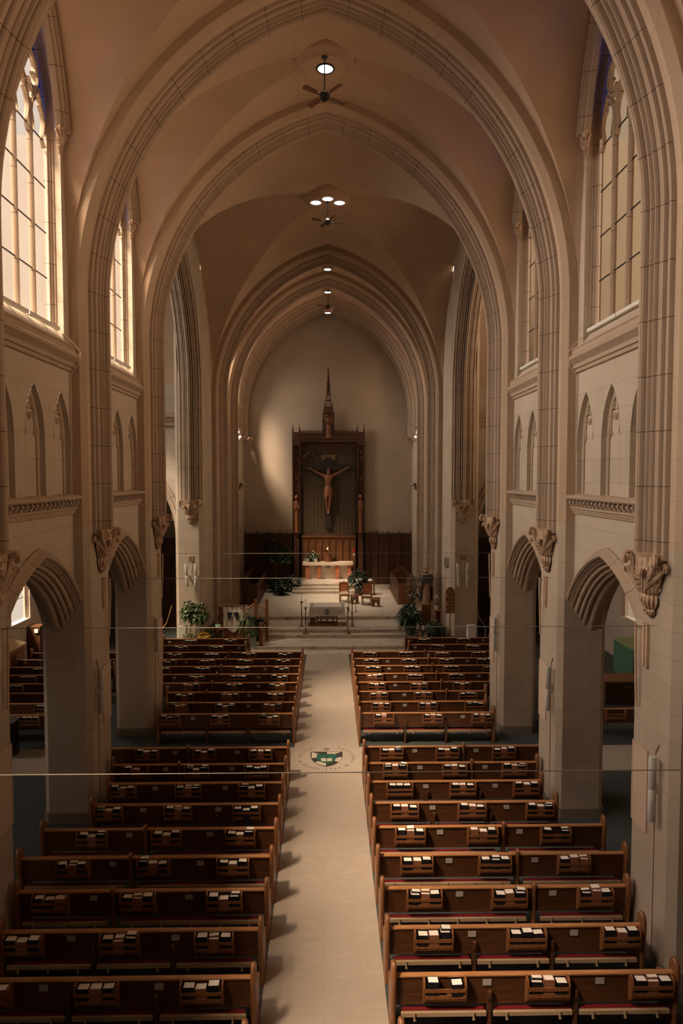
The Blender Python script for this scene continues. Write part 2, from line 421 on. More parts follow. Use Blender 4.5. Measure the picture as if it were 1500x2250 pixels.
# arcade soffit: (depth of the order below the outer curve, x)
ARC = [(-.10,5.575),(-.10,5.52),(-.07,5.49),(-.03,5.49),(0,5.45),(.03,5.40),(.07,5.395),(.10,5.43),(.09,5.47),(.13,5.475),(.135,5.51),
       (.155,5.515),(.16,5.54),(.18,5.545),(.17,5.60),(.22,5.605),(.25,5.62),(.265,5.66),(.24,5.69),(.29,5.70),(.32,5.72),(.325,5.755),(.29,5.78),
       (.33,5.79),(.37,5.80),(.385,5.83),(.38,5.87),(.34,5.90),(.38,5.91),(.42,5.93),(.44,5.97),(.44,6.03),(.42,6.07),(.35,6.09),(.34,6.16),(.26,6.19),(.24,6.26),(.14,6.3),(.12,6.42)]
def arcade_path(n=16):
    c, R, zc = .63, 3.18, 3.2
    y1 = 2.3; th1 = math.acos((y1+c)/R); th0 = math.acos(c/R)
    left = [(-(R*math.cos(t)-c), zc+R*math.sin(t)) for t in frange(th1, th0, n)]
    return left+[(-y, z) for y, z in reversed(left[:-1])]
def arcade_z(y): return 3.2+math.sqrt(max(0, 3.18**2-(abs(y)+.63)**2))
STRING = [(5.58,6.98),(5.53,7.0),(5.52,7.05),(5.50,7.05),(5.49,7.10),(5.46,7.11),(5.46,7.15),(5.50,7.16),(5.50,7.30),(5.40,7.31),(5.37,7.34),(5.37,7.39),(5.40,7.41),(5.73,7.44)]
CORN = [(5.58,10.08),(5.52,10.10),(5.51,10.17),(5.47,10.18),(5.46,10.26),(5.38,10.33),(5.34,10.36),(5.33,10.42),(5.37,10.45),(5.43,10.47),(5.45,10.58),(5.43,10.60),(5.43,10.63),(5.50,10.66),(5.56,10.68)]
_wn = [0]
def bar_closed(wd, x0, x1):
    """a moulded bar: chamfered section, wd wide, from x0 (room side) to x1"""
    h = wd/2; m = (x0+x1)/2
    return [(-h, x1), (-h, m), (-h*.35, x0+.01), (-h*.2, x0), (h*.2, x0), (h*.35, x0+.01), (h, m), (h, x1)]

def window(s, yc, hw, sill, spring, rise, lights, pane, mat_frame, xg=5.86, label=None, sp=None, name=None, blue=True):
    """traceried window: frame and mullions, one pane per light, quatrefoils over them, blue glass between"""
    _wn[0] += 1
    root = thing(name or 'window_%d' % _wn[0], label, None); root['kind'] = 'structure'
    fr = MB(); x0, x1 = xg-.065, xg+.04
    outer = arch_path(hw, spring, rise, 14, foot=sill)
    prof = [(0,x0-.09),(.02,x0-.08),(.025,x0-.04),(.05,x0-.03),(.06,x0),(.09,x0+.015),(.10,x1),(0,x1)]
    sweep_yz(fr, outer, prof, s, yc)
    inw = hw-.08; lw = 2*inw/lights
    hsp = spring+.15
    mull = bar_closed(.10, x0, x1)
    for i in range(1, lights):
        y = -inw+lw*i; sweep_yz(fr, [(y, sill), (y, hsp+.1)], mull, s, yc, closed=True)
    gp = MB(); cen = []
    for i in range(lights):
        y = -inw+lw*(i+.5); hh = lw/2
        rise2 = hh*1.75
        sweep_yz(fr, [(y+a, b) for a, b in arch_path(hh, hsp-.25, rise2, 8)], bar_closed(.07, x0+.01, x1), s, yc, closed=True)
        # cusps inside the head
        for sg in (-1, 1):
            q = [(y+sg*hh*.86, hsp-.55), (y+sg*hh*.60, hsp-.42), (y+sg*hh*.62, hsp-.30), (y+sg*hh*.80, hsp-.10), (y+sg*hh*.66, hsp+.10), (y+sg*hh*.34, hsp+.20), (y+sg*hh*.30, hsp+.30), (y+sg*hh*.34, hsp+.42), (y+sg*hh*.12, hsp+.52)]
            sweep_yz(fr, q, bar_closed(.04, x0+.02, x1), s, yc, closed=True)
        cen.append(y)
    # quatrefoils over the mullions
    circ = []
    top = spring+rise
    if lights > 1:
        rr = min(.39, hw*.30); zq = hsp+rise2*.62+rr*.75
        for i in range(1, lights):
            if lights == 4 and i == 2: continue
            y = -inw+lw*i
            if arch_z(y, hw, spring, rise) > zq+rr*.55: circ.append((y*.98, zq, rr))
    if lights > 2: circ.append((0, min(top-.62, spring+rise*.80), .30))
    for y, z, r_ in circ:
        sweep_yz(fr, [(y+r_*math.cos(t), z+r_*math.sin(t)) for t in frange(0, 2*PI, 20)], bar_closed(.075, x0+.01, x1), s, yc, closed=True)
        for k in range(4):
            a0 = k*PI/2+PI/4
            cx_, cz_ = y+r_*.43*math.cos(a0), z+r_*.43*math.sin(a0)
            sweep_yz(fr, [(cx_+r_*.40*math.cos(t), cz_+r_*.40*math.sin(t)) for t in frange(a0-1.9, a0+1.9, 9)], bar_closed(.035, x0+.02, x1), s, yc, closed=True)
    fr.build('tracery', mat_frame, root, smooth=True)
    # glazing: plain panes in the lights, plain discs in the quatrefoils, blue glass in what is left of the head
    hz = hsp-.02
    for i, y in enumerate(cen):
        g = MB(); hh = lw/2-.03
        pts = arch_path(hh, hsp-.25, rise2-.04, 8, foot=sill+.02)
        g.add([(s*xg, yc+y+a, b) for a, b in pts], [tuple(range(len(pts)))])
        g.build('pane', pane, root)
    for y, z, r_ in circ:
        g = MB(); g.add([(s*(xg+.004), yc+y+r_*.96*math.cos(t), z+r_*.96*math.sin(t)) for t in frange(0, 2*PI, 20)[:-1]], [tuple(range(20))])
        g.build('pane', pane, root)
    if blue:
        bl = MB(); ys = frange(-hw, hw, 28)
        def lo(y):
            for c_ in cen:
                if abs(y-c_) < lw/2: return arch_z(y-c_, lw/2, hsp-.25, rise2-.06)
            return hsp-.25
        ys = sorted(set([round(v, 4) for v in ys]+[round(c_[0]+sg*c_[2]*.94, 4) for c_ in circ for sg in (-1, 1)]))
        fl_ = MB()
        for a_, b_ in zip(ys, ys[1:]):
            m_ = (a_+b_)/2; A_ = lambda y: arch_z(y, hw, spring, rise); segs = [(lambda y: min(lo(y), A_(y)), 0)]
            inside = sorted([c_ for c_ in circ if abs(m_-c_[0]) < c_[2]*.94], key=lambda c_: c_[1]); low = lambda y: min(lo(y), A_(y))
            for c_ in inside:
                h_ = lambda y, c_=c_: math.sqrt(max(0, (c_[2]*.94)**2-(y-c_[0])**2))
                strips(fl_, xg+.012, s, yc, [a_, b_], low, lambda y, c_=c_, h_=h_, low=low: max(low(y), min(A_(y), c_[1]-h_(y))))
                low = lambda y, c_=c_, h_=h_: min(A_(y), c_[1]+h_(y))
            strips(bl, xg+.012, s, yc, [a_, b_], low, lambda y, low=low: max(low(y), A_(y)))
        if fl_.f: fl_.build('pane', pane, root)
        o = bl.build('blue_pane', PANE_B, root); o['label'] = 'deep blue glass between the tracery'
    sb = MB()
    z = sill+.9
    while z < hsp-.2:
        for y in cen: sb.box(*( (s*(xg-.015) if s > 0 else s*(xg-.015)-.02), yc+y-lw/2+.04, z-.012, (s*(xg-.015)+.02 if s > 0 else s*(xg-.015)), yc+y+lw/2-.04, z+.012))
        z += .93
    sb.build('saddle_bar', BLACK, root)
    return root

ceiling_n = [0]
def vault_bay(mb, y0, y1, aw, n=26, m=9):
    hs = (y1-y0)/2; yc = (y0+y1)/2
    def A(x): return CROWN-(CROWN-aw)*(abs(x)/WX)**1.6
    rows = []
    for i in range(n+1):
        t = i/n; x = -WX+2*WX*(.5-.5*math.cos(PI*t)) if True else 0
        f1 = vault_f1(x); q = min(1.0, max(0.0, (f1-ZS)/(A(x)-ZS)))
        tc = (1-q**(1/.34))**(1/1.3) if q < 1 else 0.0
        ycr = tc*hs; row = [(x, y0, f1), (x, yc-ycr, f1)]
        for k in range(1, m*2):
            y = lerp(-ycr, ycr, k/(m*2)); row.append((x, yc+y, ZS+(A(x)-ZS)*gl(y/hs)))
        row += [(x, yc+ycr, f1), (x, y1, f1)]
        rows.append(row)
    mb.grid(rows)

def bay_wall(s, y0, y1, arcade=True, win=True, niches=True, side='left', hw=1.55, win_label=None, lights=4, edge=HP, sill=11.08, only=None):
    yc = (y0+y1)/2; hs = (y1-y0)/2-edge; aw = 18.15
    wall = MB(); tr = MB()
    lun = lambda y: ZS+(aw-ZS)*gl(y/hs)
    base = frange(-hs, hs, 26)
    if arcade:
        strips(wall, WX, s, yc, base, arcade_z, lambda y: 7.1)
        sweep_yz(tr, arcade_path(), ARC, s, yc)
        wall.add([(s*6.42, yc-hs, 5.0), (s*6.42, yc+hs, 5.0), (s*6.42, yc+hs, 6.75), (s*6.42, yc-hs, 6.75)], []) 
        strips(wall, 6.42, s, yc, base, lambda y: arcade_z(y)-.13, lambda y: 6.8)
    else:
        strips(wall, WX, s, yc, [-hs, hs], lambda y: 0.0, lambda y: 7.1)
    # niche storey
    if niches:
        cs = [-1.33, 0, 1.33]; nh, nsp, nr = .46, 8.62, 1.0
        ys = sorted(set([-hs, hs]+[round(c+v, 4) for c in cs for v in frange(-nh, nh, 12)]))
        def lo(y):
            for c in cs:
                if abs(y-c) < nh-1e-4: return arch_z(y-c, nh, nsp, nr)
            return 7.3
        def lo_edge(a, b):
            mid = (a+b)/2
            for c in cs:
                if abs(mid-c) < nh: return lambda y: arch_z(y-c, nh, nsp, nr)
            return lambda y: 7.3
        for a, b in zip(ys, ys[1:]): strips(wall, WX, s, yc, [a, b], lo_edge(a, b), lambda y: 10.3)
        for c in cs:
            p = [(c+a, b) for a, b in arch_path(nh, nsp, nr, 8, foot=7.3)]
            reveal(wall, p, s, yc, WX, 5.68)
            wall.add([(s*5.68, yc+a, b) for a, b in p], [tuple(range(len(p)))])
            ih = .30
            lp = [(c+a, b) for a, b in arch_path(ih, 8.60, .82, 8, foot=7.42)]
            sweep_yz(tr, lp, [(-.03,5.69),(-.03,5.65),(-.012,5.635),(.012,5.635),(.03,5.65),(.03,5.69)], s, yc)
            for sg in (-1, 1):
                q = [(c+sg*ih, 8.55), (c+sg*ih*.62, 8.66), (c+sg*ih*.78, 8.84), (c+sg*ih*.50, 9.03), (c+sg*ih*.28, 9.05), (c+sg*ih*.02, 8.93)]
                sweep_yz(tr, q, [(-.02,5.69),(-.02,5.66),(0,5.64),(.02,5.66),(.02,5.69)], s, yc)
            sweep_yz(tr, [(c+.09*math.cos(t), 9.17+.09*math.sin(t)) for t in frange(-.6, 3.8, 8)], [(-.02,5.69),(-.02,5.66),(0,5.64),(.02,5.66),(.02,5.69)], s, yc)
    else:
        strips(wall, WX, s, yc, [-hs, hs], lambda y: 7.1, lambda y: 10.3)
    for prof, u in ((STRING, .3), (CORN, .1)):
        tr.grid([[(s*x, yc-hs, z) for x, z in prof], [(s*x, yc+hs, z) for x, z in prof]], uvrow=[u, u])
    # carved dentils under the string
    k = int(2*hs/.205)
    for i in range(k):
        y = yc-hs+.1+i*(2*hs-.2)/(k-1)
        for (dz0, dz1, dx, w_) in ((7.20,7.30,.075,.055),(7.17,7.22,.05,.085),(7.24,7.27,.095,.075)):
            tr.box(min(s*5.50, s*(5.50-dx)), y-w_/2, dz0, max(s*5.50, s*(5.50-dx)), y+w_/2, dz1)
    # window storey
    if win:
        spr, rise = 15.05, 2.4*hw/1.55
        ys = sorted(set([-hs, hs]+frange(-hw, hw, 24)+[y for y in base if abs(y) > hw]))
        for a, b in zip(ys, ys[1:]):
            mid = abs(a+b)/2
            if mid < hw: strips(wall, WX, s, yc, [a, b], lambda y: arch_z(y, hw, spr, rise), lun)
            else: strips(wall, WX, s, yc, [a, b], lambda y: min(10.68, lun(y)) if lun(y) > 10.68 else lun(y), lun)
        p = arch_path(hw, spr, rise, 12, foot=sill)
        p[0] = (-hw, 10.68); p[-1] = (hw, 10.68)
        reveal(wall, p, s, yc, WX, 5.93)
        wall.grid([[(s*5.555, yc-hw, 10.68), (s*5.86, yc-hw, sill)], [(s*5.555, yc+hw, 10.68), (s*5.86, yc+hw, sill)]])
        # moulded wall arch on its two corbels
        t0 = .885
        if hs > 1.5:
            path = [(-hs*t, lun(hs*t)) for t in [t0*(1-(i/16))for i in range(16)]]+[(0, aw)]
            path += [(-y, z) for y, z in reversed(path[:-1])]
            wp = [(.02,5.58),(.02,5.42),(.05,5.36),(.09,5.35),(.11,5.39),(.125,5.43),(.15,5.40),(.18,5.40),(.20,5.44),(.215,5.48),(.24,5.46),(.27,5.47),(.29,5.52),(.30,5.58)]
            sweep_yz(tr, path, wp, s, yc)
            for sg in (-1, 1):
                small_corbel(s*5.46, yc+sg*(hs*t0-.14), lun(hs*t0)-.02, s)
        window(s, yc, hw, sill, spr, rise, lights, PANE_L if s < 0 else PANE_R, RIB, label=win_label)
    else:
        strips(wall, WX, s, yc, base, lambda y: min(10.3, lun(y)), lun)
    return wall, tr

# ------------------------------------------------------------------ carved corbels
def corbel_mesh(name='corbel_body'):
    """leaf-carved corbel, half round, back on the plane y = 0, looking towards -y; tip at z = 0, top at z = 1.02"""
    mb = MB(); rows = []
    prof = [(0,.012),(.04,.045),(.08,.085),(.11,.10),(.14,.075),(.17,.12),(.24,.15),(.32,.165),(.36,.15),(.375,.115),(.39,.15),(.45,.19),(.55,.235),(.66,.275),(.78,.30),(.90,.30),(.97,.32),(1.02,.35)]
    fine = []
    for (z0, r0), (z1, r1) in zip(prof, prof[1:]):
        k = max(1, int((z1-z0)/.022)); fine += [(lerp(z0, z1, i/k), lerp(r0, r1, i/k)) for i in range(k)]
    fine.append(prof[-1])
    def P(a, z, out=0.0):
        for (z0, r0), (z1, r1) in zip(prof, prof[1:]):
            if z <= z1: r_ = lerp(r0, r1, max(0, (z-z0))/(z1-z0)); break
        else: r_ = prof[-1][1]
        r_ += out; return ((r_+.0)*1.28*math.cos(a), -r_*math.sin(a)-.0, z)
    for z, r_ in fine:
        row = []
        for k in range(97):
            a = PI*k/96
            rel = .016*abs(math.sin(a*11+z*5))-.02*max(0, math.sin(a*17-z*26))*max(0, math.sin(z*31+a*6)) if z > .39 else .010*math.cos(a*14)
            if z > .93: rel *= .2
            row.append(((r_+rel)*1.28*math.cos(a), -(r_+rel)*math.sin(a), z))
        rows.append(row)
    mb.grid(rows)
    mb.add([rows[-1][0], rows[-1][-1]]+list(rows[-1][1:-1]), [tuple([0]+list(range(2, 97))+[1])])
    def scroll(a, z0, zt, rr, thick, drift=0.0):
        p = []
        for i in range(12):
            t = i/11; aa = a+drift*(1-t)**1.5; p.append(P(aa, lerp(z0, zt, t), .012+.03*t))
        ex, ey, _ = p[-1]; n = Vector((1.28*math.cos(a), -math.sin(a))).normalized()
        for i in range(1, 18):
            th = PI-i*.42; q = rr*(1-i/20)
            p.append((ex+n.x*(rr*.75+q*math.cos(th)*.8), ey+n.y*(rr*.75+q*math.cos(th)*.8), zt+q*math.sin(th)))
        mb.tube(p, [thick*(.55+.6*math.sin(PI*min(1, .12+i/(len(p)-1)))) for i in range(len(p))], 7)
        for o_ in (-.035, .035):      # grooved edges of the leaf
            tx, ty = -n.y, n.x; mb.tube([(x+tx*o_, y+ty*o_, z) for x, y, z in p[3:24]], thick*.42, 5)
        mb.ball(ex+n.x*rr*.75, ey+n.y*rr*.75, zt, rr*.36, rr*.36, rr*.36, 8, 6)
    for a in (.10, PI-.10): scroll(a, .42, .80, .085, .022, (PI/2-a)*.75)
    for a in (.52, PI-.52): scroll(a, .40, .90, .13, .030, (PI/2-a)*.6)
    scroll(PI/2, .40, .93, .125, .030, .35)
    for a in (1.02, PI-1.02): scroll(a, .42, .72, .075, .02, (PI/2-a)*.5)
    rn = random.Random(5)
    for i in range(110):
        a = .08+(PI-.16)*((i*.618) % 1); z = .42+.50*((i*.377) % 1); sg = 1 if i % 2 else -1; L_ = rn.uniform(.07, .12)
        pts = [P(a+sg*.9*L_*t*(1+z), z+L_*1.1*t-.05*t*t, .008+.022*math.sin(PI*t)) for t in (0, .25, .5, .75, 1)]
        pts += [P(a+sg*.9*L_*(1.15+z), z+L_*.85, .004)]
        mb.tube(pts, [.006,.012,.015,.014,.010,.004], 5)
    for i in range(9):
        a = .1+(PI-.2)*i/8; mb.tube([P(a, .18, .004), P(a+.05, .26, .02), P(a, .345, .008)], [.012,.018,.010], 5)
        mb.tube([P(a, .03, .002), P(a, .075, .012), P(a, .105, .006)], [.008,.014,.008], 5)
    for a in (.35, PI/2, PI-.35): mb.ball(*P(a, .13, .035), .028, .028, .02, 8, 6)
    return mb.mesh(name, True, [CARVE])
CORB = corbel_mesh()
small_n = []
def small_corbel(x, y, ztop, s):
    o = inst('corbel', CORB); o.scale = (.42, .42, .5); o.location = (s*WX, y, ztop-.5); o.rotation_euler = (0, 0, -s*PI/2)
    small_n.append(o); o['_yz'] = (y, ztop)
    return o

# ------------------------------------------------------------------ build: piers, ribs, walls, vault
def pier(s, yc, top=6.7, name='pillar', x1=6.35, y0=None, y1=None, b=.12, z0=0.0):
    y0 = yc-HP if y0 is None else y0; y1 = yc+HP if y1 is None else y1
    pts = [(5.25, y0+b), (5.25, y1-b), (5.25+b, y1), (x1-b, y1), (x1, y1-b), (x1, y0+b), (x1-b, y0), (5.25+b, y0)]
    mb = MB(); mb.prism(pts, lambda u, v, w_: (s*u, v, w_), z0, top)
    o = mb.build(name, PIER); struct(o)
    bm = MB(); e = .035
    q = [(5.25-e, y0+b-e*.4), (5.25-e, y1-b+e*.4), (5.25+b-e*.4, y1+e), (x1-b+e*.4, y1+e), (x1+e, y1-b+e*.4), (x1+e, y0+b-e*.4), (x1-b+e*.4, y0-e), (5.25+b-e*.4, y0-e)]
    bm.prism(q, lambda u, v, w_: (s*u, v, w_), z0, z0+.24)
    struct(bm.build('baseboard_pillar', PLINTH, o))
    return o
SKY_MATCH = flat('sky_matched_skin', (.19,.185,.18), .9)  # for an added outer skin, toned to match the sky behind the panes
PLINTH = flat('plinth_paint', (.20,.17,.13), .7)

side_word = {-1: 'left', 1: 'right'}
rib_labels = {10.70: 'closest moulded transverse arch and its wall shafts', 15.87: 'second moulded transverse arch of the nave with fan light framed inside',
              21.04: 'moulded arch between nave and crossing'}
for i, y in enumerate(PY):
    mb = MB(); sweep_rib(mb, BANDP, y, 6.7, 26); o = mb.build('trim_%d' % (i+1), BANDM, smooth=True); struct(o, 'flat plaster band behind a moulded arch')
    rb = MB(); sweep_rib(rb, RIBP, y+.03, 6.52, 30); struct(rb.build('moulded_rib', RIB, o, smooth=True))
    for s in (-1, 1): pier(s, y)
for i, (y, sh, zb, band, z0) in enumerate(((A3, 0, .66, .72, 0), (A4, 0, .66, .72, 0), (A5, .12, 10.35, .55, 0), (A6, .30, 10.35, 0, 0))):
    root = None
    if band:
        mb = MB(); k = band/.72; sweep_rib(mb, [(w_*k, d) for w_, d in BANDP], y, 6.7 if zb < 5 else 10.9, 26, shift=sh if band < .7 else 0)
        root = mb.build('trim_%d' % (i+8), BANDM, smooth=True); struct(root, 'flat plaster band of a chancel arch')
    rb = MB(); sweep_rib(rb, RIBP, y+.03 if y < 45 else y-.30, zb, 30, shift=sh)
    o = rb.build('moulded_rib' if root else 'trim_%d' % (i+8), RIB, root, smooth=True); struct(o)
    if zb < 5:
        for s in (-1, 1): pier(s, y, z0=0)

# walls bay by bay
for s in (-1, 1):
    W, T = MB(), MB()
    for a, b in zip(PY, PY[1:]):
        wl = None
        w_, t_ = bay_wall(s, a, b, win_label='tall four-light traceried window with %s glass' % ('bright daylight' if s < 0 else 'amber'))
        for src, dst in ((w_, W), (t_, T)):
            n = len(dst.v); dst.v += src.v; dst.f += [tuple(k+n for k in f) for f in src.f]
            for k, v in src.uv.items(): dst.uv[k+n] = v
    # chancel
    for a, b, hw, lt, e in ((A3, A4, 1.0, 2, HP), (A4, A5, 1.3, 3, .64), (A5, A6+.1, .88, 2, .45)):
        w_, t_ = bay_wall(s, a, b, arcade=False, niches=False, hw=hw, lights=lt, edge=e, win_label='chancel window high in the %s wall' % ('sunlit' if s < 0 else 'shaded'))
        for src, dst in ((w_, W), (t_, T)):
            n = len(dst.v); dst.v += src.v; dst.f += [tuple(k+n for k in f) for f in src.f]
            for k, v in src.uv.items(): dst.uv[k+n] = v
    # crossing: wall over the wide transept arch
    ya, yb = PY[-1]+HP, A3-HP; yc = (ya+yb)/2; hs = (yb-ya)/2; tc = 26.13; th = 4.37; tr_ = 5.6
    lun = lambda y: ZS+(18.3-ZS)*gl((y-yc)/hs)
    ys = sorted(frange(ya, yb, 30)+frange(tc-th, tc+th, 24))
    for a, b in zip(ys, ys[1:]):
        if abs((a+b)/2-tc) < th: strips(W, WX, s, 0, [a, b], lambda y: min(lun(y), arch_z(y-tc, th, ZS, tr_)), lun)
        elif b < 25: strips(W, WX, s, 0, [a, b], lambda y: 0.0, lun)
    strips(W, WX, s, 0, [A5-.66, A5+.46], lambda y: 0.0, lambda y: 12.5); strips(W, WX, s, 0, [44.83, 45.45], lambda y: 0.0, lambda y: 19.0)
    prof = [(0,WX),(0,5.62)]+[(d, 6.08-a) for a, d in RIBP if d >= 0]+[(0,6.6)]
    path = arch_path(th, ZS, tr_, 16); path = [(-th, z) for z in (6.75, 8, 10)]+path+[(th, z) for z in (10, 8, 6.75)]
    sweep_yz(T, path, prof, s, tc)
    for a, b in zip(ys, ys[1:]):
        if abs((a+b)/2-tc) < th: strips(W, 6.6, s, 0, [a, b], lambda y: arch_z(y-tc, th, ZS, tr_), lambda y: 19.0)
    # pier 3: the crossing's far pier, its broad face towards the nave
    P3 = MB(); P3.prism([(5.74, 30.5), (WX, 30.75), (WX, 34.0), (6.78, 34.0), (6.78, 30.62), (6.66, 30.5)], lambda u, v, w_: (s*u, v, w_), 0, 19)
    struct(P3.build('pillar', PIER), 'broad crossing pier with a pair of column speakers on its face')
    b3 = MB(); b3.prism([(5.72, 30.46), (WX-.03, 30.74), (WX-.03, 33.1), (6.82, 33.1), (6.82, 30.6), (6.68, 30.46)], lambda u, v, w_: (s*u, v, w_), 0, .62); struct(b3.build('baseboard_pillar', PLINTH))
    struct(W.build('wall_%s' % side_word[s], STONE))
    struct(T.build('trim_%d' % (20+s), RIB, smooth=True))
V = MB()
for a, b in zip(PY, PY[1:]): vault_bay(V, a+HP, b-HP, 18.15)
vault_bay(V, PY[-1]+HP, A3-HP, 18.3, m=14)
vault_bay(V, A3+HP, A4-HP, 18.15); vault_bay(V, A4+HP, A5-.5, 18.15); vault_bay(V, A5+.5, 45.45, 18.15)
struct(V.build('ceiling', VAULT, smooth=True), 'smooth tan groined vault')

# corbels under the big shafts
cl = {10.70: 'closest', 15.87: 'second', 21.04: 'third'}
for y in PY[3:]:
    for s in (-1, 1):
        o = inst('corbel', CORB, loc=(s*5.22, y+.03, 5.56), rz=-s*PI/2 if s > 0 else PI/2)
        o.rotation_euler = (0, 0, s*-PI/2)
        o.scale = (1, .92, 1.03)
        dn = {10.70: 'largest', 15.87: 'mid-sized', 21.04: 'smallest'}[y]
        tag(o, '%s leaf-carved stone corbel under wall shafts on the %s side of the nave' % (dn, 'banner' if s < 0 else 'saint statue'), 'corbel', 'carved corbels under the nave shafts')
for s in (-1, 1):
    o = inst('corbel', CORB, loc=(s*6.08, 30.5, 5.72)); o.scale = (.92, .9, 1.05)
    tag(o, 'carved corbel on crossing pier above the paired speakers, %s side' % ('banner' if s < 0 else 'saint statue'), 'corbel', 'carved corbels on the crossing piers')
    o = inst('corbel', CORB, loc=(s*5.25, A6-.3, 9.75), rz=-s*PI/2); o.scale = (.75, .6, .62)
    tag(o, 'small corbel high beside the chancel end wall, %s side' % ('sunlit' if s < 0 else 'shaded'), 'corbel', 'chancel corbels')
vis = [o for o in small_n]
for o in vis:
    y, z = o['_yz']; del o['_yz']
    dn = 'first' if y < 13.3 else 'closest' if y < 16 else 'second' if y < 22 else 'distant'
    tag(o, '%s small corbel at the foot of a window arch, %s' % (dn, 'bright-window side' if o.location.x < 0 else 'amber-window side'), 'corbel', 'small corbels of the %s window arches %s' % (dn, 'bright side' if o.location.x < 0 else 'amber side'))

# ------------------------------------------------------------------ floors, steps, east wall, outer shell
f = MB(); f.box(-12.6, -5, -.12, 12.6, 31.6, 0.0); struct(f.build('floor', CARPET), 'dark blue-grey patterned carpet')
f = MB(); f.box(-.93, -5, -.02, .93, 29.8, .006); f.box(-12.4, 17.72, -.02, -.93, 19.38, .006); f.box(.93, 17.72, -.02, 12.4, 19.38, .006)
struct(f.build('floor_aisle', AISLE), 'pale stone centre aisle and cross aisle')
f = MB(); f.box(-5.4, 29.75, -.02, 5.4, 30.6, .008); struct(f.build('floor_front', MARB), 'marble floor before the steps')
st = MB()
for z0, z1, y0 in ((0, .165, 30.55), (.165, .33, 32.1), (.33, .495, 32.52), (.495, .66, 34.75)):
    st.box(-5.56, y0, z0-.05, 5.56, 45.4, z1-.03); st.box(-5.56, y0-.03, z1-.03, 5.56, 45.4, z1)
struct(st.build('floor_chancel', MARB), 'veined marble steps and chancel floor')
st = MB()
for z0, z1, y0 in ((.66, .82, 41.6), (.82, .98, 42.02), (.98, 1.14, 42.45)):
    st.box(-2.2, y0, z0-.05, 2.2, 45.35, z1-.03); st.box(-2.22, y0-.03, z1-.03, 2.22, 45.35, z1)
struct(st.build('floor_altar_steps', MARB), 'three marble altar steps')
e = MB(); e.box(-5.6, 45.4, 0, 5.6, 45.6, 19.2); struct(e.build('wall_back', APSE), 'tall plain end wall behind the reredos')

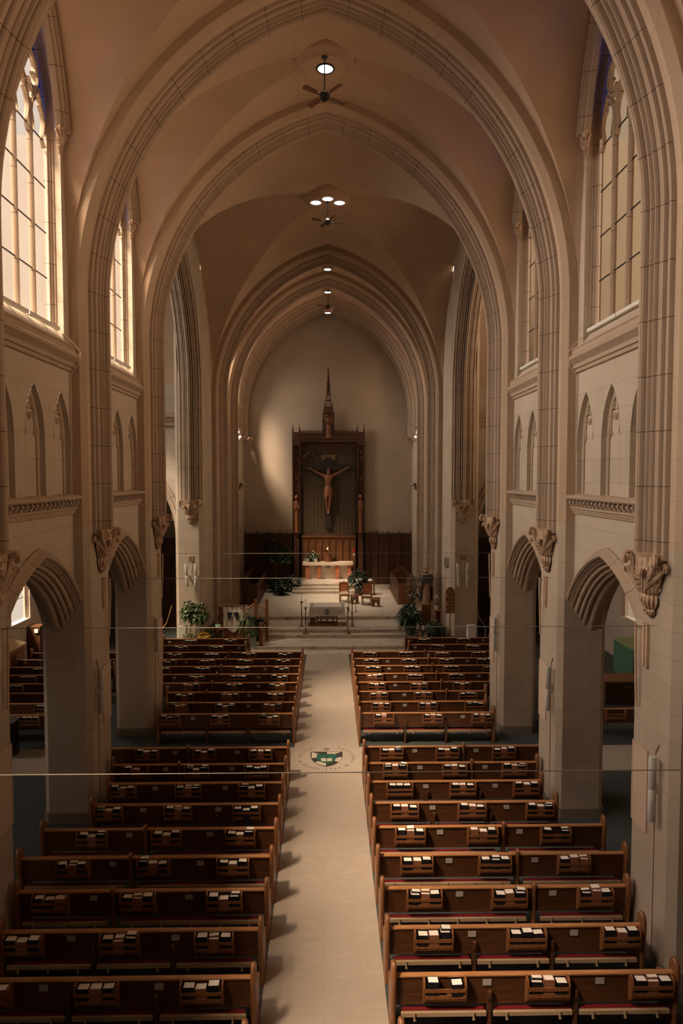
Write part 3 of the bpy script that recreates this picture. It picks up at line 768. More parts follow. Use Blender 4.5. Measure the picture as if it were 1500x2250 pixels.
for s in (-1, 1):
    o = MB(); t_ = MB()
    # transept end and aisle outer wall at 12.5 with window openings cut as strips
    ops = [(a+2.585, .55, 2.0, 3.5, .9) for a in PY[1:-1]]+[(27.85, .85, 1.9, 3.5, 1.3)]
    big = (27.4, 2.3, 8.2, 14.2, 3.3)
    ys = sorted(set([-4.8, 21.8, 31.6]+[round(v, 3) for c, h, *_ in ops+[big] for v in frange(c-h, c+h, 12)]))
    for a, b in zip(ys, ys[1:]):
        m_ = (a+b)/2; cuts = []
        for c, h, z0, sp_, r_ in ops+[big]:
            if abs(m_-c) < h: cuts.append((z0, lambda y, c=c, h=h, sp_=sp_, r_=r_: arch_z(y-c, h, sp_, r_)))
        z = lambda y: 0.0
        for z0, top in sorted(cuts, key=lambda q: q[0]):
            strips(o, 12.5, s, 0, [a, b], z, lambda y, z0=z0: z0); z = top
        strips(o, 12.5, s, 0, [a, b], z, lambda y: 18.0 if m_ > 21.8 else 7.0)
    for c, h, z0, sp_, r_ in ops+[big]:
        p = arch_path(h, sp_, r_, 8, foot=z0)
        reveal(o, p+[p[0]], s, c, 12.5, 12.75)
        if h > .8 and h < 1: # splayed deep reveal of the low window that shows
            pass
    struct(o.build('wall_outer_%s' % side_word[s], STONE))
    for c, h, z0, sp_, r_ in ops+[big]:
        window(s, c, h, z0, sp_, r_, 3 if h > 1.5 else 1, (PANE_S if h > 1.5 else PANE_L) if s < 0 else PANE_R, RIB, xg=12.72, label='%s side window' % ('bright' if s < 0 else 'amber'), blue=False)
    c = MB(); c.box(min(s*6.3, s*12.7), -4.9, 6.75, max(s*6.3, s*12.7), 21.9, 6.9); struct(c.build('ceiling_side', STONE))
    # transept: wall over the aisle, far wall with the chapel arch, pointed ceiling
    w_ = MB(); w_.box(min(s*6.3, s*12.6), 21.76, 6.75, max(s*6.3, s*12.6), 21.9, 18.2)
    cx, ch, csp, cr_ = 9.3, 2.42, 5.0, 3.9
    ys = sorted([6.7, 12.6]+frange(cx-ch, cx+ch, 20))
    for a, b in zip(ys, ys[1:]):
        lo = (lambda x: arch_z(x-cx, ch, csp, cr_)) if abs((a+b)/2-cx) < ch else (lambda x: 0.0)
        w_.add([(s*a, 31.5, lo(a)), (s*b, 31.5, lo(b)), (s*b, 31.5, 18.2), (s*a, 31.5, 18.2)], [(0,1,2,3)])
    struct(w_.build('wall_transept_%s' % side_word[s], STONE))
    ex = MB(); ex.box(min(s*6.3, s*12.6), 21.70, 6.95, max(s*6.3, s*12.6), 21.755, 18.3); struct(ex.build('wall_transept_skin_%s' % side_word[s], SKY_MATCH))
    tm = MB()
    pth = arch_path(ch, csp, cr_, 12, foot=0)
    pr = [(-.28,0),(-.28,-.06),(-.22,-.09),(-.16,-.05),(-.13,-.02),(-.08,-.06),(-.03,-.04),(0,.02),(.04,.08),(.07,.16),(.12,.2),(.14,.3),(.20,.36),(.22,.5)]
    rows = []
    n = len(pth)
    for i, (y, z) in enumerate(pth):
        a = pth[max(0, i-1)]; b = pth[min(n-1, i+1)]; d = Vector((b[0]-a[0], b[1]-a[1])).normalized()
        rows.append([(s*(cx+y+d.y*o_), 31.5+x, z-d.x*o_) for o_, x in pr])
    tm.grid(rows, uvrow=[i*.3 for i in range(n)])
    for zz, hh, dd in ((10.15, .22, .10), (10.37, .16, .16), (10.53, .24, .24)): tm.box(min(s*6.8, s*12.5), 31.5-dd, zz, max(s*6.8, s*12.5), 31.55, zz+hh)
    struct(tm.build('trim_%d' % (30+s), RIB, smooth=True))
    bk = MB(); bk.box(min(s*6.7, s*12.6), 35.5, 0, max(s*6.7, s*12.6), 35.6, 10); bk.box(min(s*12.5, s*12.6), 31.5, 0, max(s*12.5, s*12.6), 35.5, 10)
    bk.box(min(s*6.7, s*12.6), 31.55, 9.0, max(s*6.7, s*12.6), 35.6, 9.1); bk.box(min(s*6.70, s*6.78), 31.5, 0, max(s*6.70, s*6.78), 35.6, 9.1)
    struct(bk.build('wall_chapel_%s' % side_word[s], STONE))
    tv = MB(); q = arch_path(4.85, 12.0, 6.0, 12)
    tv.grid([[(s*6.55, 26.65+y, z), (s*12.6, 26.65+y, z)] for y, z in [(-4.85, 6.9)]+q]); struct(tv.build('ceiling_transept', VAULT, smooth=True))
    fl = MB(); fl.box(min(s*6.78, s*12.5), 31.5, -.1, max(s*6.78, s*12.5), 35.5, .02); struct(fl.build('floor_chapel', CARPET))

# west end (behind the camera): wall, unseen window added for fill light, loft floor
w_ = MB(); hw = 2.6
ys = sorted([-12.6, 12.6]+frange(-hw, hw, 20))
for a, b in zip(ys, ys[1:]):
    if abs((a+b)/2) < hw:
        w_.add([(a, -4.85, 0), (b, -4.85, 0), (b, -4.85, 9.2), (a, -4.85, 9.2)], [(0,1,2,3)])
        w_.add([(a, -4.85, arch_z(a, hw, 14.2, 3.2)), (b, -4.85, arch_z(b, hw, 14.2, 3.2)), (b, -4.85, 19.2), (a, -4.85, 19.2)], [(0,1,2,3)])
    else: w_.add([(a, -4.85, 0), (b, -4.85, 0), (b, -4.85, 19.2), (a, -4.85, 19.2)], [(0,1,2,3)])
struct(w_.build('wall_front', STONE))
g = MB(); p = arch_path(hw, 14.2, 3.2, 10, foot=9.2); g.add([(y, -4.9, z) for y, z in p], [tuple(range(len(p)))])
PANE_W = pane_mat('west_fill_glass', (.14,.12,.10))
root = thing('window_west_fill', 'unseen window added over the loft for fill light', None); root['kind'] = 'structure'
g.build('pane', PANE_W, root)
fb = MB()
for i in range(1, 5):
    x = -hw+i*2*hw/5; fb.box(x-.06, -4.9, 9.2, x+.06, -4.75, arch_z(x, hw, 14.2, 3.2))
for z in (11, 13, 15): fb.box(-hw, -4.88, z-.03, hw, -4.8, z+.03)
fb.build('mullion', RIB, root)
lf = MB(); lf.box(-5.5, -4.8, 5.9, 5.5, .9, 6.1); struct(lf.build('floor_loft', OAK))  # unseen loft floor, added to keep west light off the lower nave
# ------------------------------------------------------------------ pews, racks, hymnals
PP, YR0, G9 = 1.0054, 9.15, 19.70
def row_y(r): return YR0+PP*r if r < 9 else G9+PP*(r-9)
ORD = ['', 'first', 'second', 'third', 'fourth', 'fifth', 'sixth', 'seventh', 'eighth', 'ninth', 'tenth', 'eleventh', 'twelfth', 'thirteenth', 'fourteenth',
       'fifteenth', 'sixteenth', 'seventeenth', 'eighteenth', 'nineteenth', 'twentieth']
SIDE = {-1: 'banner', 1: 'saint statue'}
ENDP = [(-.055,0),(-.065,.30),(-.10,.60),(-.125,.85),(-.12,.98),(-.09,1.06),(-.035,1.10),(.03,1.09),(.075,1.04),(.095,.95),(.105,.82),(.16,.70),(.30,.655),(.42,.64),(.465,.60),(.455,.54),(.42,.50),(.40,.30),(.41,0)]
def soft_prism(mb, pts, t, e=.013):
    cx = sum(p[0] for p in pts)/len(pts); n = len(pts); ins = []
    for i, (u, v) in enumerate(pts):
        a = pts[i-1]; b = pts[(i+1) % n]; d = Vector((b[0]-a[0], b[1]-a[1])).normalized(); ins.append((u-d.y*-e*-1, v+d.x*-e) if False else (u+d.y*-e*1.0 if False else u, v))
    def inset(k):
        out = []
        for i, (u, v) in enumerate(pts):
            a = pts[i-1]; b = pts[(i+1) % n]; d = Vector((b[0]-a[0], b[1]-a[1])).normalized()
            out.append((u+d.y*k, v-d.x*k) if v > .02 else (u+d.y*k, v))
        return out
    area = sum(pts[i-1][0]*pts[i][1]-pts[i][0]*pts[i-1][1] for i in range(n)); k = e if area < 0 else -e
    rows = [[(w_, u, v) for u, v in q] for w_, q in ((-t, inset(k)), (-t*.55, inset(k*.25)), (0, pts), (t*.55, inset(k*.25)), (t, inset(k)))]
    n0 = len(mb.v); mb.grid(rows, closed=True); mb.f += [tuple(n0+i for i in range(n)), tuple(n0+4*n+i for i in range(n-1, -1, -1))]
def end_mesh():
    mb = MB(); soft_prism(mb, ENDP, .036, .022)
    me = mb.mesh('end_panel', True, [OAKR]); return me
OAKR = wood('oak_end', (.17,.066,.024), (.28,.118,.045), rough=.34, stretch=(8,8,1.5))
END_ME = end_mesh()
def seam_mesh():
    mb = MB(); soft_prism(mb, [(-.075,0),(-.075,.80),(-.10,.88),(-.095,.96),(-.06,.985),(.0,.985),(.03,.95),(.03,.84),(.06,.5),(.36,.44),(.36,.36),(.1,.34),(.1,0)], .03, .018)
    return mb.mesh('end_panel', True, [OAKR])
SEAM_ME = seam_mesh()
def leg_mesh():
    mb = MB(); mb.prism([(-.085,0),(-.085,.52),(-.105,.60),(-.10,.68),(-.065,.70),(-.035,.66),(-.03,.48),(.34,.40),(.38,.34),(.36,0),(.26,0),(.22,.28),(.06,.30),(.03,0)], lambda u, v, w_: (w_, u, v), -.022, .022)
    return mb.mesh('leg', False, [OAK])
LEG_ME = leg_mesh()
def rack_mesh():
    mb = MB(); 
    for s in (-1, 1): mb.prism([(-.02,.52),(-.05,.50),(-.14,.60),(-.165,.80),(-.145,.875),(-.08,.905),(-.02,.89)], lambda u, v, w_: (s*.285+w_, u, v), -.012, .012)
    mb.box(-.275, -.163, .735, .275, -.148, .785); mb.box(-.275, -.150, .63, .275, -.136, .685)
    mb.box(-.275, -.14, .60, .275, -.02, .615)
    return mb.mesh('book_rack', False, [OAKR])
RACK_ME = rack_mesh()
_cache = {}
def cached(key, fn):
    if key not in _cache: _cache[key] = fn()
    return _cache[key]
def panel_me(L):
    def f():
        mb = MB(); mb.prism([(-.018,.462),(-.030,.875),(0,.875),(.11,.462)], lambda u, v, w_: (w_, u, v), -L/2, L/2); return mb.mesh('back_panel', False, [OAK])
    return cached(('p', round(L, 3)), f)
def rail_me(L):
    def f():
        mb = MB(); mb.prism([(-.048,.872),(-.052,.892),(-.04,.908),(-.01,.913),(.018,.905),(.024,.885),(.018,.870)], lambda u, v, w_: (w_, u, v), -L/2, L/2); return mb.mesh('top_rail', False, [OAKL])
    return cached(('r', round(L, 3)), f)
def seat_me(L):
    def f():
        mb = MB(); mb.prism([(.10,.425),(.10,.45),(.46,.462),(.485,.45),(.485,.43),(.46,.425)], lambda u, v, w_: (w_, u, v), -L/2, L/2); return mb.mesh('seat', False, [OAK])
    return cached(('s', round(L, 3)), f)
def kneel(L, par, x):
    """raised kneeler behind the pew: pale board, red pad, brackets"""
    def f():
        mb = MB(); mb.box(-L/2, -.10, .345, L/2, -.055, .40)
        k = max(2, int(L/.42))
        for i in range(k):
            xx = -L/2+.18+(L-.36)*i/(k-1); mb.box(xx-.010, -.125, .30, xx+.010, -.095, .415); mb.box(xx-.018, -.13, .31, xx+.018, -.12, .33)
        return mb.mesh('kneeler', False, [PALEW])
    def g():
        mb = MB(); mb.box(-L/2+.02, -.055, .33, L/2-.02, .0, .418); return mb.mesh('kneeler_pad', False, [RED])
    def h():
        mb = MB(); [mb.box(sx*L/2-.012, -.10, .02, sx*L/2+.012, -.075, .44) for sx in (-1, 1)]; return mb.mesh('kneeler_arm', False, [BEIGEM])
    o = inst('kneeler', cached(('k', round(L, 3)), f), par, (x, 0, 0))
    inst('kneeler_pad', cached(('kp', round(L, 3)), g), o)
CARD_ME = MB().box(-.062, -.041, .70+.04, .062, -.036, .832).mesh('notice_card', False, [CARD])

def pew(s, r, xa, xb, racks, legs, cards, near='end', far='end', where='', kn=True, frontword=None):
    """one pew; xa, xb = distances of its ends from the middle of the church"""
    L = xb-xa; xm = s*(xa+xb)/2; y = row_y(r)
    n = 19-r
    lab = 'oak pew in the %s row back from the marble steps, %s side%s' % (ORD[n] if n <= 20 else 'last', SIDE[s], where)
    t = thing('pew', lab, 'pew', (xm, y, .0), 0, 'oak pews of the nave')
    loc = lambda X: s*X-xm
    inst('back_panel', panel_me(L), t); inst('top_rail', rail_me(L), t); inst('seat', seat_me(L), t)
    for X, kind, sg in ((xa, near, 1), (xb, far, -1)):
        if kind == 'end': inst('end_panel', END_ME, t, (loc(X), 0, 0))
        elif kind == 'seam': inst('end_panel', SEAM_ME, t, (loc(X)-s*sg*-.0, 0, 0))
    for X in legs: inst('leg', LEG_ME, t, (loc(X), 0, 0))
    for X in racks: inst('book_rack', RACK_ME, t, (loc(X), 0, 0))
    for X, dz, rot in cards:
        o = inst('notice_card', CARD_ME, t, (loc(X), 0, dz)); 
        if rot: o.rotation_euler = (0, rot, 0); o.location = (loc(X), 0, dz+.01)
    if kn:
        stops = [xa+.05]+list(legs)+[xb-.05]
        for a, b in zip(stops, stops[1:]):
            if b-a > .5: kneel(b-a-.10, t, loc((a+b)/2))
    return t

RK = [1.67, 3.10, 4.55, 6.0]
rnd = random.Random(11)
rack_list = []
def add_row(r, s):
    y = row_y(r)
    cards = [(2.27, 0, 0), (3.85, 0, 0)]
    if r in (9, 16): cards = [(3.95, -.02, .06)]
    elif r in (10, 11, 12, 13, 15): cards = [(2.3+.1*((r*7) % 3), 0, 0), (5.35, 0, 0)]
    if r == -1:
        pew(s, r, .97, 4.91, RK[:3], (2.3, 3.5), [], kn=True); return
    if r in (0, 1, 5, 6, 9, 10):
        pew(s, r, .97, 4.91, RK[:3], (2.3, 3.5), [c for c in cards if c[0] < 4.8]); X = RK[:3]
    elif r < 9:
        xe = 5.53 if r in (3, 4, 8) else 5.12
        pew(s, r, .97, 3.49, RK[:2], (), [c for c in cards if c[0] < 3.4], far=None, where=', aisle half')
        pew(s, r, 3.53, xe, RK[2:3], (), [c for c in cards if 3.5 < c[0] < xe], near='seam', far='end' if xe > 5.3 else 'end', where=', wall half'); X = RK[:3]
    else:
        xe = 5.13 if r == 11 else 7.0
        pew(s, r, .97, 3.82, RK[:2], (), [c for c in cards if c[0] < 3.7], far=None, where=', aisle half')
        pew(s, r, 3.86, xe, RK[2:3] if r == 11 else RK[2:4], (5.4,) if xe > 6 else (), [c for c in cards if 3.9 < c[0] < xe], near='seam', where=', wall half'); X = RK[:3] if r == 11 else RK
    for i, x in enumerate(X): rack_list.append((r, s, i, x, y))
for r in range(-1, 17):
    for s in (-1, 1): add_row(r, s)
# the two short front rows, further from the aisle
YF = {17: 27.87, 18: 29.02}
for r in (17, 18):
    for s in (-1, 1):
        _row = row_y; xs = [4.55, 6.0] if (r == 17) else [4.15, 5.85]
        row_y = lambda q, r=r: YF[r]
        c = [(3.62, 0, 0), (6.75, 0, 0)] if r == 17 else [(3.55, 0, 0), (5.0, -.1, .7), (6.7, 0, 0)] if s > 0 else [(6.75, -.02, 0), (3.5, 0, 0)]
        pew(s, r, 3.36, 7.0, xs, (5.1,), c); row_y = _row
        for i, x in enumerate(xs): rack_list.append((r, s, i+1, x, YF[r]))
# side-aisle pews seen between the piers
def side_pew(s, y, xa, xb, lab, racks, light=False):
    L = xb-xa; xm = s*(xa+xb)/2
    t = thing('pew', lab, 'pew', (xm, y, 0), 0, 'side-block pews')
    inst('back_panel', panel_me(L), t); inst('top_rail', rail_me(L), t); inst('seat', seat_me(L), t)
    for X in (xa, xb): inst('end_panel', END_ME, t, (s*X-xm, 0, 0))
    for X in racks: inst('book_rack', RACK_ME, t, (s*X-xm, 0, 0))
    inst('notice_card', CARD_ME, t, (s*(xb-.35)-xm, 0, 0)); return t
nums = ['nearest the cross aisle', 'second from the cross aisle', 'third from the cross aisle', 'fourth from the cross aisle', 'fifth from the cross aisle', 'sixth from the cross aisle']
side_racks = []
for i in range(6):
    y = row_y(9+i)
    side_pew(-1, y, 7.75, 12.1, 'dark side-block pew beyond the banner-side piers, %s' % nums[i], [8.6, 10.4]); side_racks += [(-8.6, y), (-10.4, y)]
side_pew(-1, row_y(15), 7.75, 11.75, 'sunlit side-block pew with a rounded end, in front of the sloping wooden cabinet', [9.6, 11.1])
side_pew(-1, row_y(16), 7.75, 11.6, 'farthest side-block pew with a thin rounded end below the hanging dark curtain', [9.2])
side_pew(1, row_y(9)+.25, 7.75, 10.6, 'dark pew with a white card in front of the wooden desk, seen past the pier', [8.6])

# hymnals: (cover, height, thickness)
def book_me(kind, open_=0):
    w2, d, h = .076, .112, .215
    cov = COVERB if kind == 'black' else COVERR
    c = MB(); c.box(-w2, -d/2, 0, w2, -d/2+.006, h); c.box(-w2, d/2-.006, 0, w2, d/2, h); c.box(-w2, -d/2, 0, -w2+.008, d/2, h)
    p = MB(); p.box(-w2+.006, -d/2+.006, .003, w2-.005, d/2-.006, h-.004)
    return c.mesh('hymnal', False, [cov]), p.mesh('pages', False, [PAGES])
BK = {k: book_me(k) for k in ('black', 'tan')}
slots = ['aisle-side', 'middle', 'wall-side']; racks_w = ['aisle', 'middle', 'pier', 'wall']
rack_list.sort(key=lambda q: q[4])
count = 0; stuff = MB(); stuffp = MB()
def put(x, y, z, kind, tilt, lean, label, s, single):
    global count
    c, p = BK[kind]
    if single:
        o = inst('hymnal', c, None, (x, y, z)); o.rotation_euler = (lean, tilt, 0); tag(o, label, 'book', 'hymnals in the pew racks')
        inst('pages', p, o); count += 1
    else:
        R_ = Matrix.Rotation(tilt, 3, 'Y') @ Matrix.Rotation(lean, 3, 'X')
        for src, dst in ((c, stuff), (p, stuffp)):
            n = len(dst.v)
            for v in src.vertices:
                q = R_ @ v.co; dst.v.append((x+q.x, y+q.y, z+q.z))
            for f in src.polygons: dst.f.append(tuple(k+n for k in f.vertices))
for r, s, i, X, y in rack_list:
    single = count+4 <= 300 and y < 26
    rowword = 'row %s from the steps' % ORD[19-r] if False else 'row %d from the steps' % (19-r)
    for k in range(3):
        x = s*X+(k-1)*.172*s
        mid = k == 1
        kind = 'tan' if mid and rnd.random() < .85 else ('black' if rnd.random() < .93 else 'tan')
        z = .640+rnd.choice([0, .01, .02, .035]) - (.03 if mid and s < 0 else 0)
        if rnd.random() < .02: continue
        lean = .06+rnd.uniform(-.05, .05)
        put(x, y-.092, z, kind, rnd.uniform(-.05, .05), lean, '%s hymnal, %s slot of %s rack, %s side, %s' % (kind, slots[k], racks_w[i], 'banner' if s < 0 else 'statue', rowword), s, single)
        if rnd.random() < .16 and single and count < 299:
            put(x+.012, y-.05, z+.03, kind, rnd.uniform(-.09, .09), lean, 'second %s hymnal, %s slot of %s rack, %s side, %s' % (kind, slots[k], racks_w[i], 'banner' if s < 0 else 'statue', rowword), s, True)
for x, y in side_racks:
    for k in range(3): put(x+(k-1)*.172, y-.092, .65, 'black', 0, .05, '', -1, False)
o = stuff.build('hymnals', COVERB); tag(o, 'small dark hymnals in the far pew racks', 'books', None, 'stuff')
q = stuffp.build('pages', PAGES, o)
print('books', count)
# ------------------------------------------------------------------ helpers for plants, figures and lettering
def text_mb(s, size):
    c = bpy.data.curves.new('lettering', 'FONT'); c.body = s; c.size = size; c.align_x = 'CENTER'; c.align_y = 'CENTER'; c.extrude = 0.0
    o = bpy.data.objects.new('lettering', c); COL.objects.link(o)
    dg = bpy.context.evaluated_depsgraph_get(); me = bpy.data.meshes.new_from_object(o.evaluated_get(dg))
    v = [x.co.copy() for x in me.vertices]; f = [tuple(p.vertices) for p in me.polygons]
    bpy.data.objects.remove(o); bpy.data.curves.remove(c); bpy.data.meshes.remove(me); return v, f
def leaf(mb, base, dirv, length, width, droop, rn):
    d = Vector(dirv).normalized(); side = d.cross(Vector((0,0,1)))
    if side.length < .05: side = Vector((1,0,0))
    side.normalize(); b = Vector(base); pts = []
    for t, w_ in ((0,.12),(.3,.85),(.6,1.0),(.85,.55)):
        p = b+d*(length*t)-Vector((0,0,1))*(droop*length*t*t); pts += [p-side*(width*w_/2), p+side*(width*w_/2)]
    tip = b+d*length-Vector((0,0,1))*(droop*length); n = len(mb.v); mb.v += [tuple(p) for p in pts]+[tuple(tip)]
    mb.f += [(n,n+1,n+3,n+2),(n+2,n+3,n+5,n+4),(n+4,n+5,n+7,n+6),(n+6,n+7,n+8)]
def bush(mb, n, c, r, ln, wd, droop=.5, seed=1, shell=.5, up=.4):
    rn = random.Random(seed)
    for _ in range(n):
        th, ph = rn.uniform(0, 2*PI), math.acos(rn.uniform(-.7, 1)); q = r if isinstance(r, tuple) else (r, r, r)
        d = Vector((math.sin(ph)*math.cos(th), math.sin(ph)*math.sin(th), math.cos(ph))); k = rn.uniform(shell, 1)
        b = (c[0]+d.x*q[0]*k, c[1]+d.y*q[1]*k, c[2]+d.z*q[2]*k)
        dd = d+Vector((rn.uniform(-.5,.5), rn.uniform(-.5,.5), rn.uniform(-.3,.3)+up*.3))
        l = ln*rn.uniform(.7, 1.25); leaf(mb, b, dd, l, wd*rn.uniform(.8, 1.2), droop*rn.uniform(.4, 1.4), rn)
def spray(mb, n, base, ln, wd, droop=.8, seed=1, lean=.5):
    rn = random.Random(seed)
    for _ in range(n):
        th = rn.uniform(0, 2*PI); e = rn.uniform(lean*.4, lean*1.5); d = Vector((math.cos(th)*e, math.sin(th)*e, 1))
        leaf(mb, base, d, ln*rn.uniform(.6, 1.15), wd, droop*rn.uniform(.5, 1.3), rn)
def pot(r, h, mat, parent, z0=0, n=20):
    mb = MB(); mb.lathe([(.001, z0), (r*.72, z0), (r*.76, z0+.02), (r*.98, z0+h*.85), (r*1.06, z0+h*.86), (r*1.06, z0+h), (r*.92, z0+h), (r*.9, z0+h*.92), (.001, z0+h*.92)], n=n)
    return mb.build('pot', mat, parent, smooth=True)
def plant(name, label, loc, pr, ph, pmat, parts, cat='plant', group=None, stems=()):
    t = thing(name, label, cat, loc, 0, group)
    if pmat: pot(pr, ph, pmat, t)
    for nm, fn, mat in parts:
        mb = MB(); fn(mb); mb.build(nm, mat, t)
    if stems:
        mb = MB()
        for pth, r in stems: mb.tube(pth, r, 6)
        mb.build('stem', TRUNKM, t, smooth=True)
    return t
def draped(mb, h, w_=.28, d_=.18, folds=9, lean=0, hood=False, arms='fold', seed=1):
    """standing robed figure, feet at z = 0, facing -y"""
    prof = [(.86,0),(.9,.03),(.80,.18),(.74,.35),(.78,.46),(.80,.55),(.84,.64),(.95,.74),(1.0,.80),(.86,.835),(.42,.85),(.30,.865),(.28,.89)]
    rows = []
    for r, z in prof:
        row = []
        for k in range(40):
            a = 2*PI*k/40; fo = (.075*math.cos(folds*a+z*5)+.04*math.cos(5*a-z*7))*(1 if z < .74 else .25)
            rr = r*(1+fo); row.append((w_*rr*math.cos(a), d_*rr*math.sin(a), z*h))
        rows.append(row)
    n0 = len(mb.v); mb.grid(rows, closed=True); mb.f.append(tuple(n0+k for k in range(40)))
    # head with brow, nose, chin
    hz = h*.935; hr = h*.062; hrows = []
    for i in range(11):
        ph = PI*i/10; row = []
        for k in range(20):
            a = 2*PI*k/20; x = hr*.82*math.sin(ph)*math.cos(a); y = hr*.95*math.sin(ph)*math.sin(a); z = -hr*1.18*math.cos(ph)
            if y < 0:
                f_ = math.exp(-(x/(hr*.22))**2); y -= hr*.28*f_*math.exp(-((z+hr*.05)/(hr*.22))**2); y += hr*.12*math.exp(-((z-hr*.22)/(hr*.14))**2)*(1-f_*.7); y -= hr*.10*f_*math.exp(-((z+hr*.85)/(hr*.2))**2)
            row.append((x, y, hz+z))
        hrows.append(row)
    mb.grid(hrows, closed=True)
    if arms == 'fold':
        for s in (-1, 1):
            mb.tube([(s*w_*.82, 0, h*.79), (s*w_*1.0, -d_*.35, h*.66), (s*w_*.75, -d_*.95, h*.60), (s*w_*.12, -d_*1.35, h*.665)], [w_*.26, w_*.25, w_*.24, w_*.17], 10)
            mb.ball(s*w_*.06, -d_*1.42, h*.68, h*.018, h*.016, h*.026, 8, 6)
    elif arms == 'down':
        for s in (-1, 1):
            mb.tube([(s*w_*.85, 0, h*.79), (s*w_*1.12, -d_*.2, h*.64), (s*w_*1.05, -d_*.7, h*.54)], [w_*.25, w_*.24, w_*.2], 10)
            mb.tube([(s*w_*1.05, -d_*.7, h*.54), (s*w_*1.0, -d_*.95, h*.515), (s*w_*.98, -d_*1.05, h*.49)], [h*.016, h*.018, h*.008], 8)
    for s in (-1, 1): mb.ball(s*w_*.35, -d_*.75, h*.012, h*.03, h*.06, h*.02, 8, 5)

# ------------------------------------------------------------------ ceiling lights and fans
def downlight(name, label, loc, lights, ring, rl, group=None, energy=0):
    t = thing(name, label, 'ceiling light', loc, 0, group)
    mb = MB(); up = CROWN-loc[2]+.25
    mb.lathe([(.001,0.0),(ring*.84,0),(ring*.86,-.015),(ring*.90,-.02),(ring*.92,.0),(ring*.94,.03),(ring*1.0,.04),(ring*1.02,.07),(ring*1.10,.10),(ring*1.15,.16),(ring*1.15,up)], n=40)
    mb.build('medallion', VAULT, t, smooth=True)
    for x, y in lights:
        m2 = MB(); m2.lathe([(rl*.98,-.02),(rl*1.18,-.02),(rl*1.2,.01),(rl*.98,.01)], x, y, -.005, 24, cap=False); 
        m2.build('lamp_ring', BLACK if len(lights) == 1 else WHITE, t, smooth=True)
        m3 = MB(); m3.lathe([(.001,-.028),(rl*.9,-.022),(rl,-.01)], x, y, 0, 24); m3.build('lamp_lens', LIT, t, smooth=True)
        if energy:
            l = lamp('downlight_beam', 'SPOT', (loc[0]+x, loc[1]+y, loc[2]-.06), energy, (1.0, .80, .60), spot_size=math.radians(36), spot_blend=.8, shadow_soft_size=.12)
            l.rotation_euler = (0, 0, 0)
    return t
downlight('downlight', 'round recessed lamp in wide medallion closest overhead, above the four-bladed fan', (-.01, 18.55, 18.55), [(0, 0)], .66, .205, energy=700)
downlight('downlight', 'cluster of three round lamps in one medallion over the crossing', (.03, 27.25, 18.5), [(-.46,-.05), (.46,-.05), (0,-.42)], .80, .21, energy=1000)
G_ = 'round chancel ceiling lamps in a line'
downlight('downlight', 'small chancel ceiling lamp just inside the chancel arch, highest of three in line', (0, 35.75, 18.5), [(0, 0)], .30, .20, G_, energy=1800)
downlight('downlight', 'small chancel ceiling lamp second in line, above the distant fan', (0, 40.1, 18.5), [(0, 0)], .30, .20, G_, energy=6500)
downlight('downlight', 'small chancel ceiling lamp right behind the distant fan', (0, 44.0, 18.25), [(0, 0)], .30, .20, G_)
def fan(label, x, y, z, top, rot, r=.67):
    t = thing('ceiling_fan', label, 'ceiling fan', (x, y, z), rot, None)
    mb = MB(); mb.tube([(0,0,.10), (0,0,top-z)], .014, 8); mb.build('rod', BLACK, t)
    mb = MB(); mb.lathe([(.001,-.15),(.05,-.14),(.055,-.09),(.10,-.08),(.12,-.04),(.13,.02),(.10,.07),(.05,.10),(.02,.13),(.001,.13)], n=20); mb.build('motor', BLACK, t, smooth=True)
    mb = MB(); mb.lathe([(.001,0),(.07,0),(.08,-.03),(.03,-.07),(.014,-.09)], cz=top-z, n=16); mb.build('canopy', BLACK, t, smooth=True)
    for k in range(4):
        a = k*PI/2; R_ = Matrix.Rotation(a, 3, 'Z'); T_ = Matrix.Rotation(math.radians(13), 3, 'X')
        m2 = MB(); q = [(.24,-.055),(.30,-.066),(r-.04,-.078),(r,-.06),(r,.06),(r-.04,.078),(.30,.066),(.24,.055)]
        vs = []
        for dz in (-.004, .004): vs += [tuple(R_ @ (T_ @ Vector((u, v, dz)))) for u, v in q]
        n = len(q); m2.add(vs, [tuple(range(n-1,-1,-1)), tuple(range(n, 2*n))]+[(i, (i+1)%n, n+(i+1)%n, n+i) for i in range(n)])
        b = m2.build('blade', BLADE, t)
        m3 = MB(); m3.tube([tuple(R_ @ Vector((.10,0,-.02))), tuple(R_ @ Vector((.20,0,-.025))), tuple(R_ @ Vector((.30,0,0)))], .014, 6); m3.build('blade_arm', BLACK, b)
    return t
BLADE = wood('fan_blade_wood', (.10,.042,.018), (.17,.075,.03), rough=.5)
fan('closest ceiling fan, dark four-bladed, hanging under the wide lamp medallion', -.03, 18.0, 17.55, 18.52, math.radians(38))
fan('mid-distance dark ceiling fan hanging under the three-lamp cluster', .03, 27.05, 17.72, 18.48, math.radians(24))
fan('small distant ceiling fan deep in the chancel', .02, 39.6, 17.55, 18.45, math.radians(30))

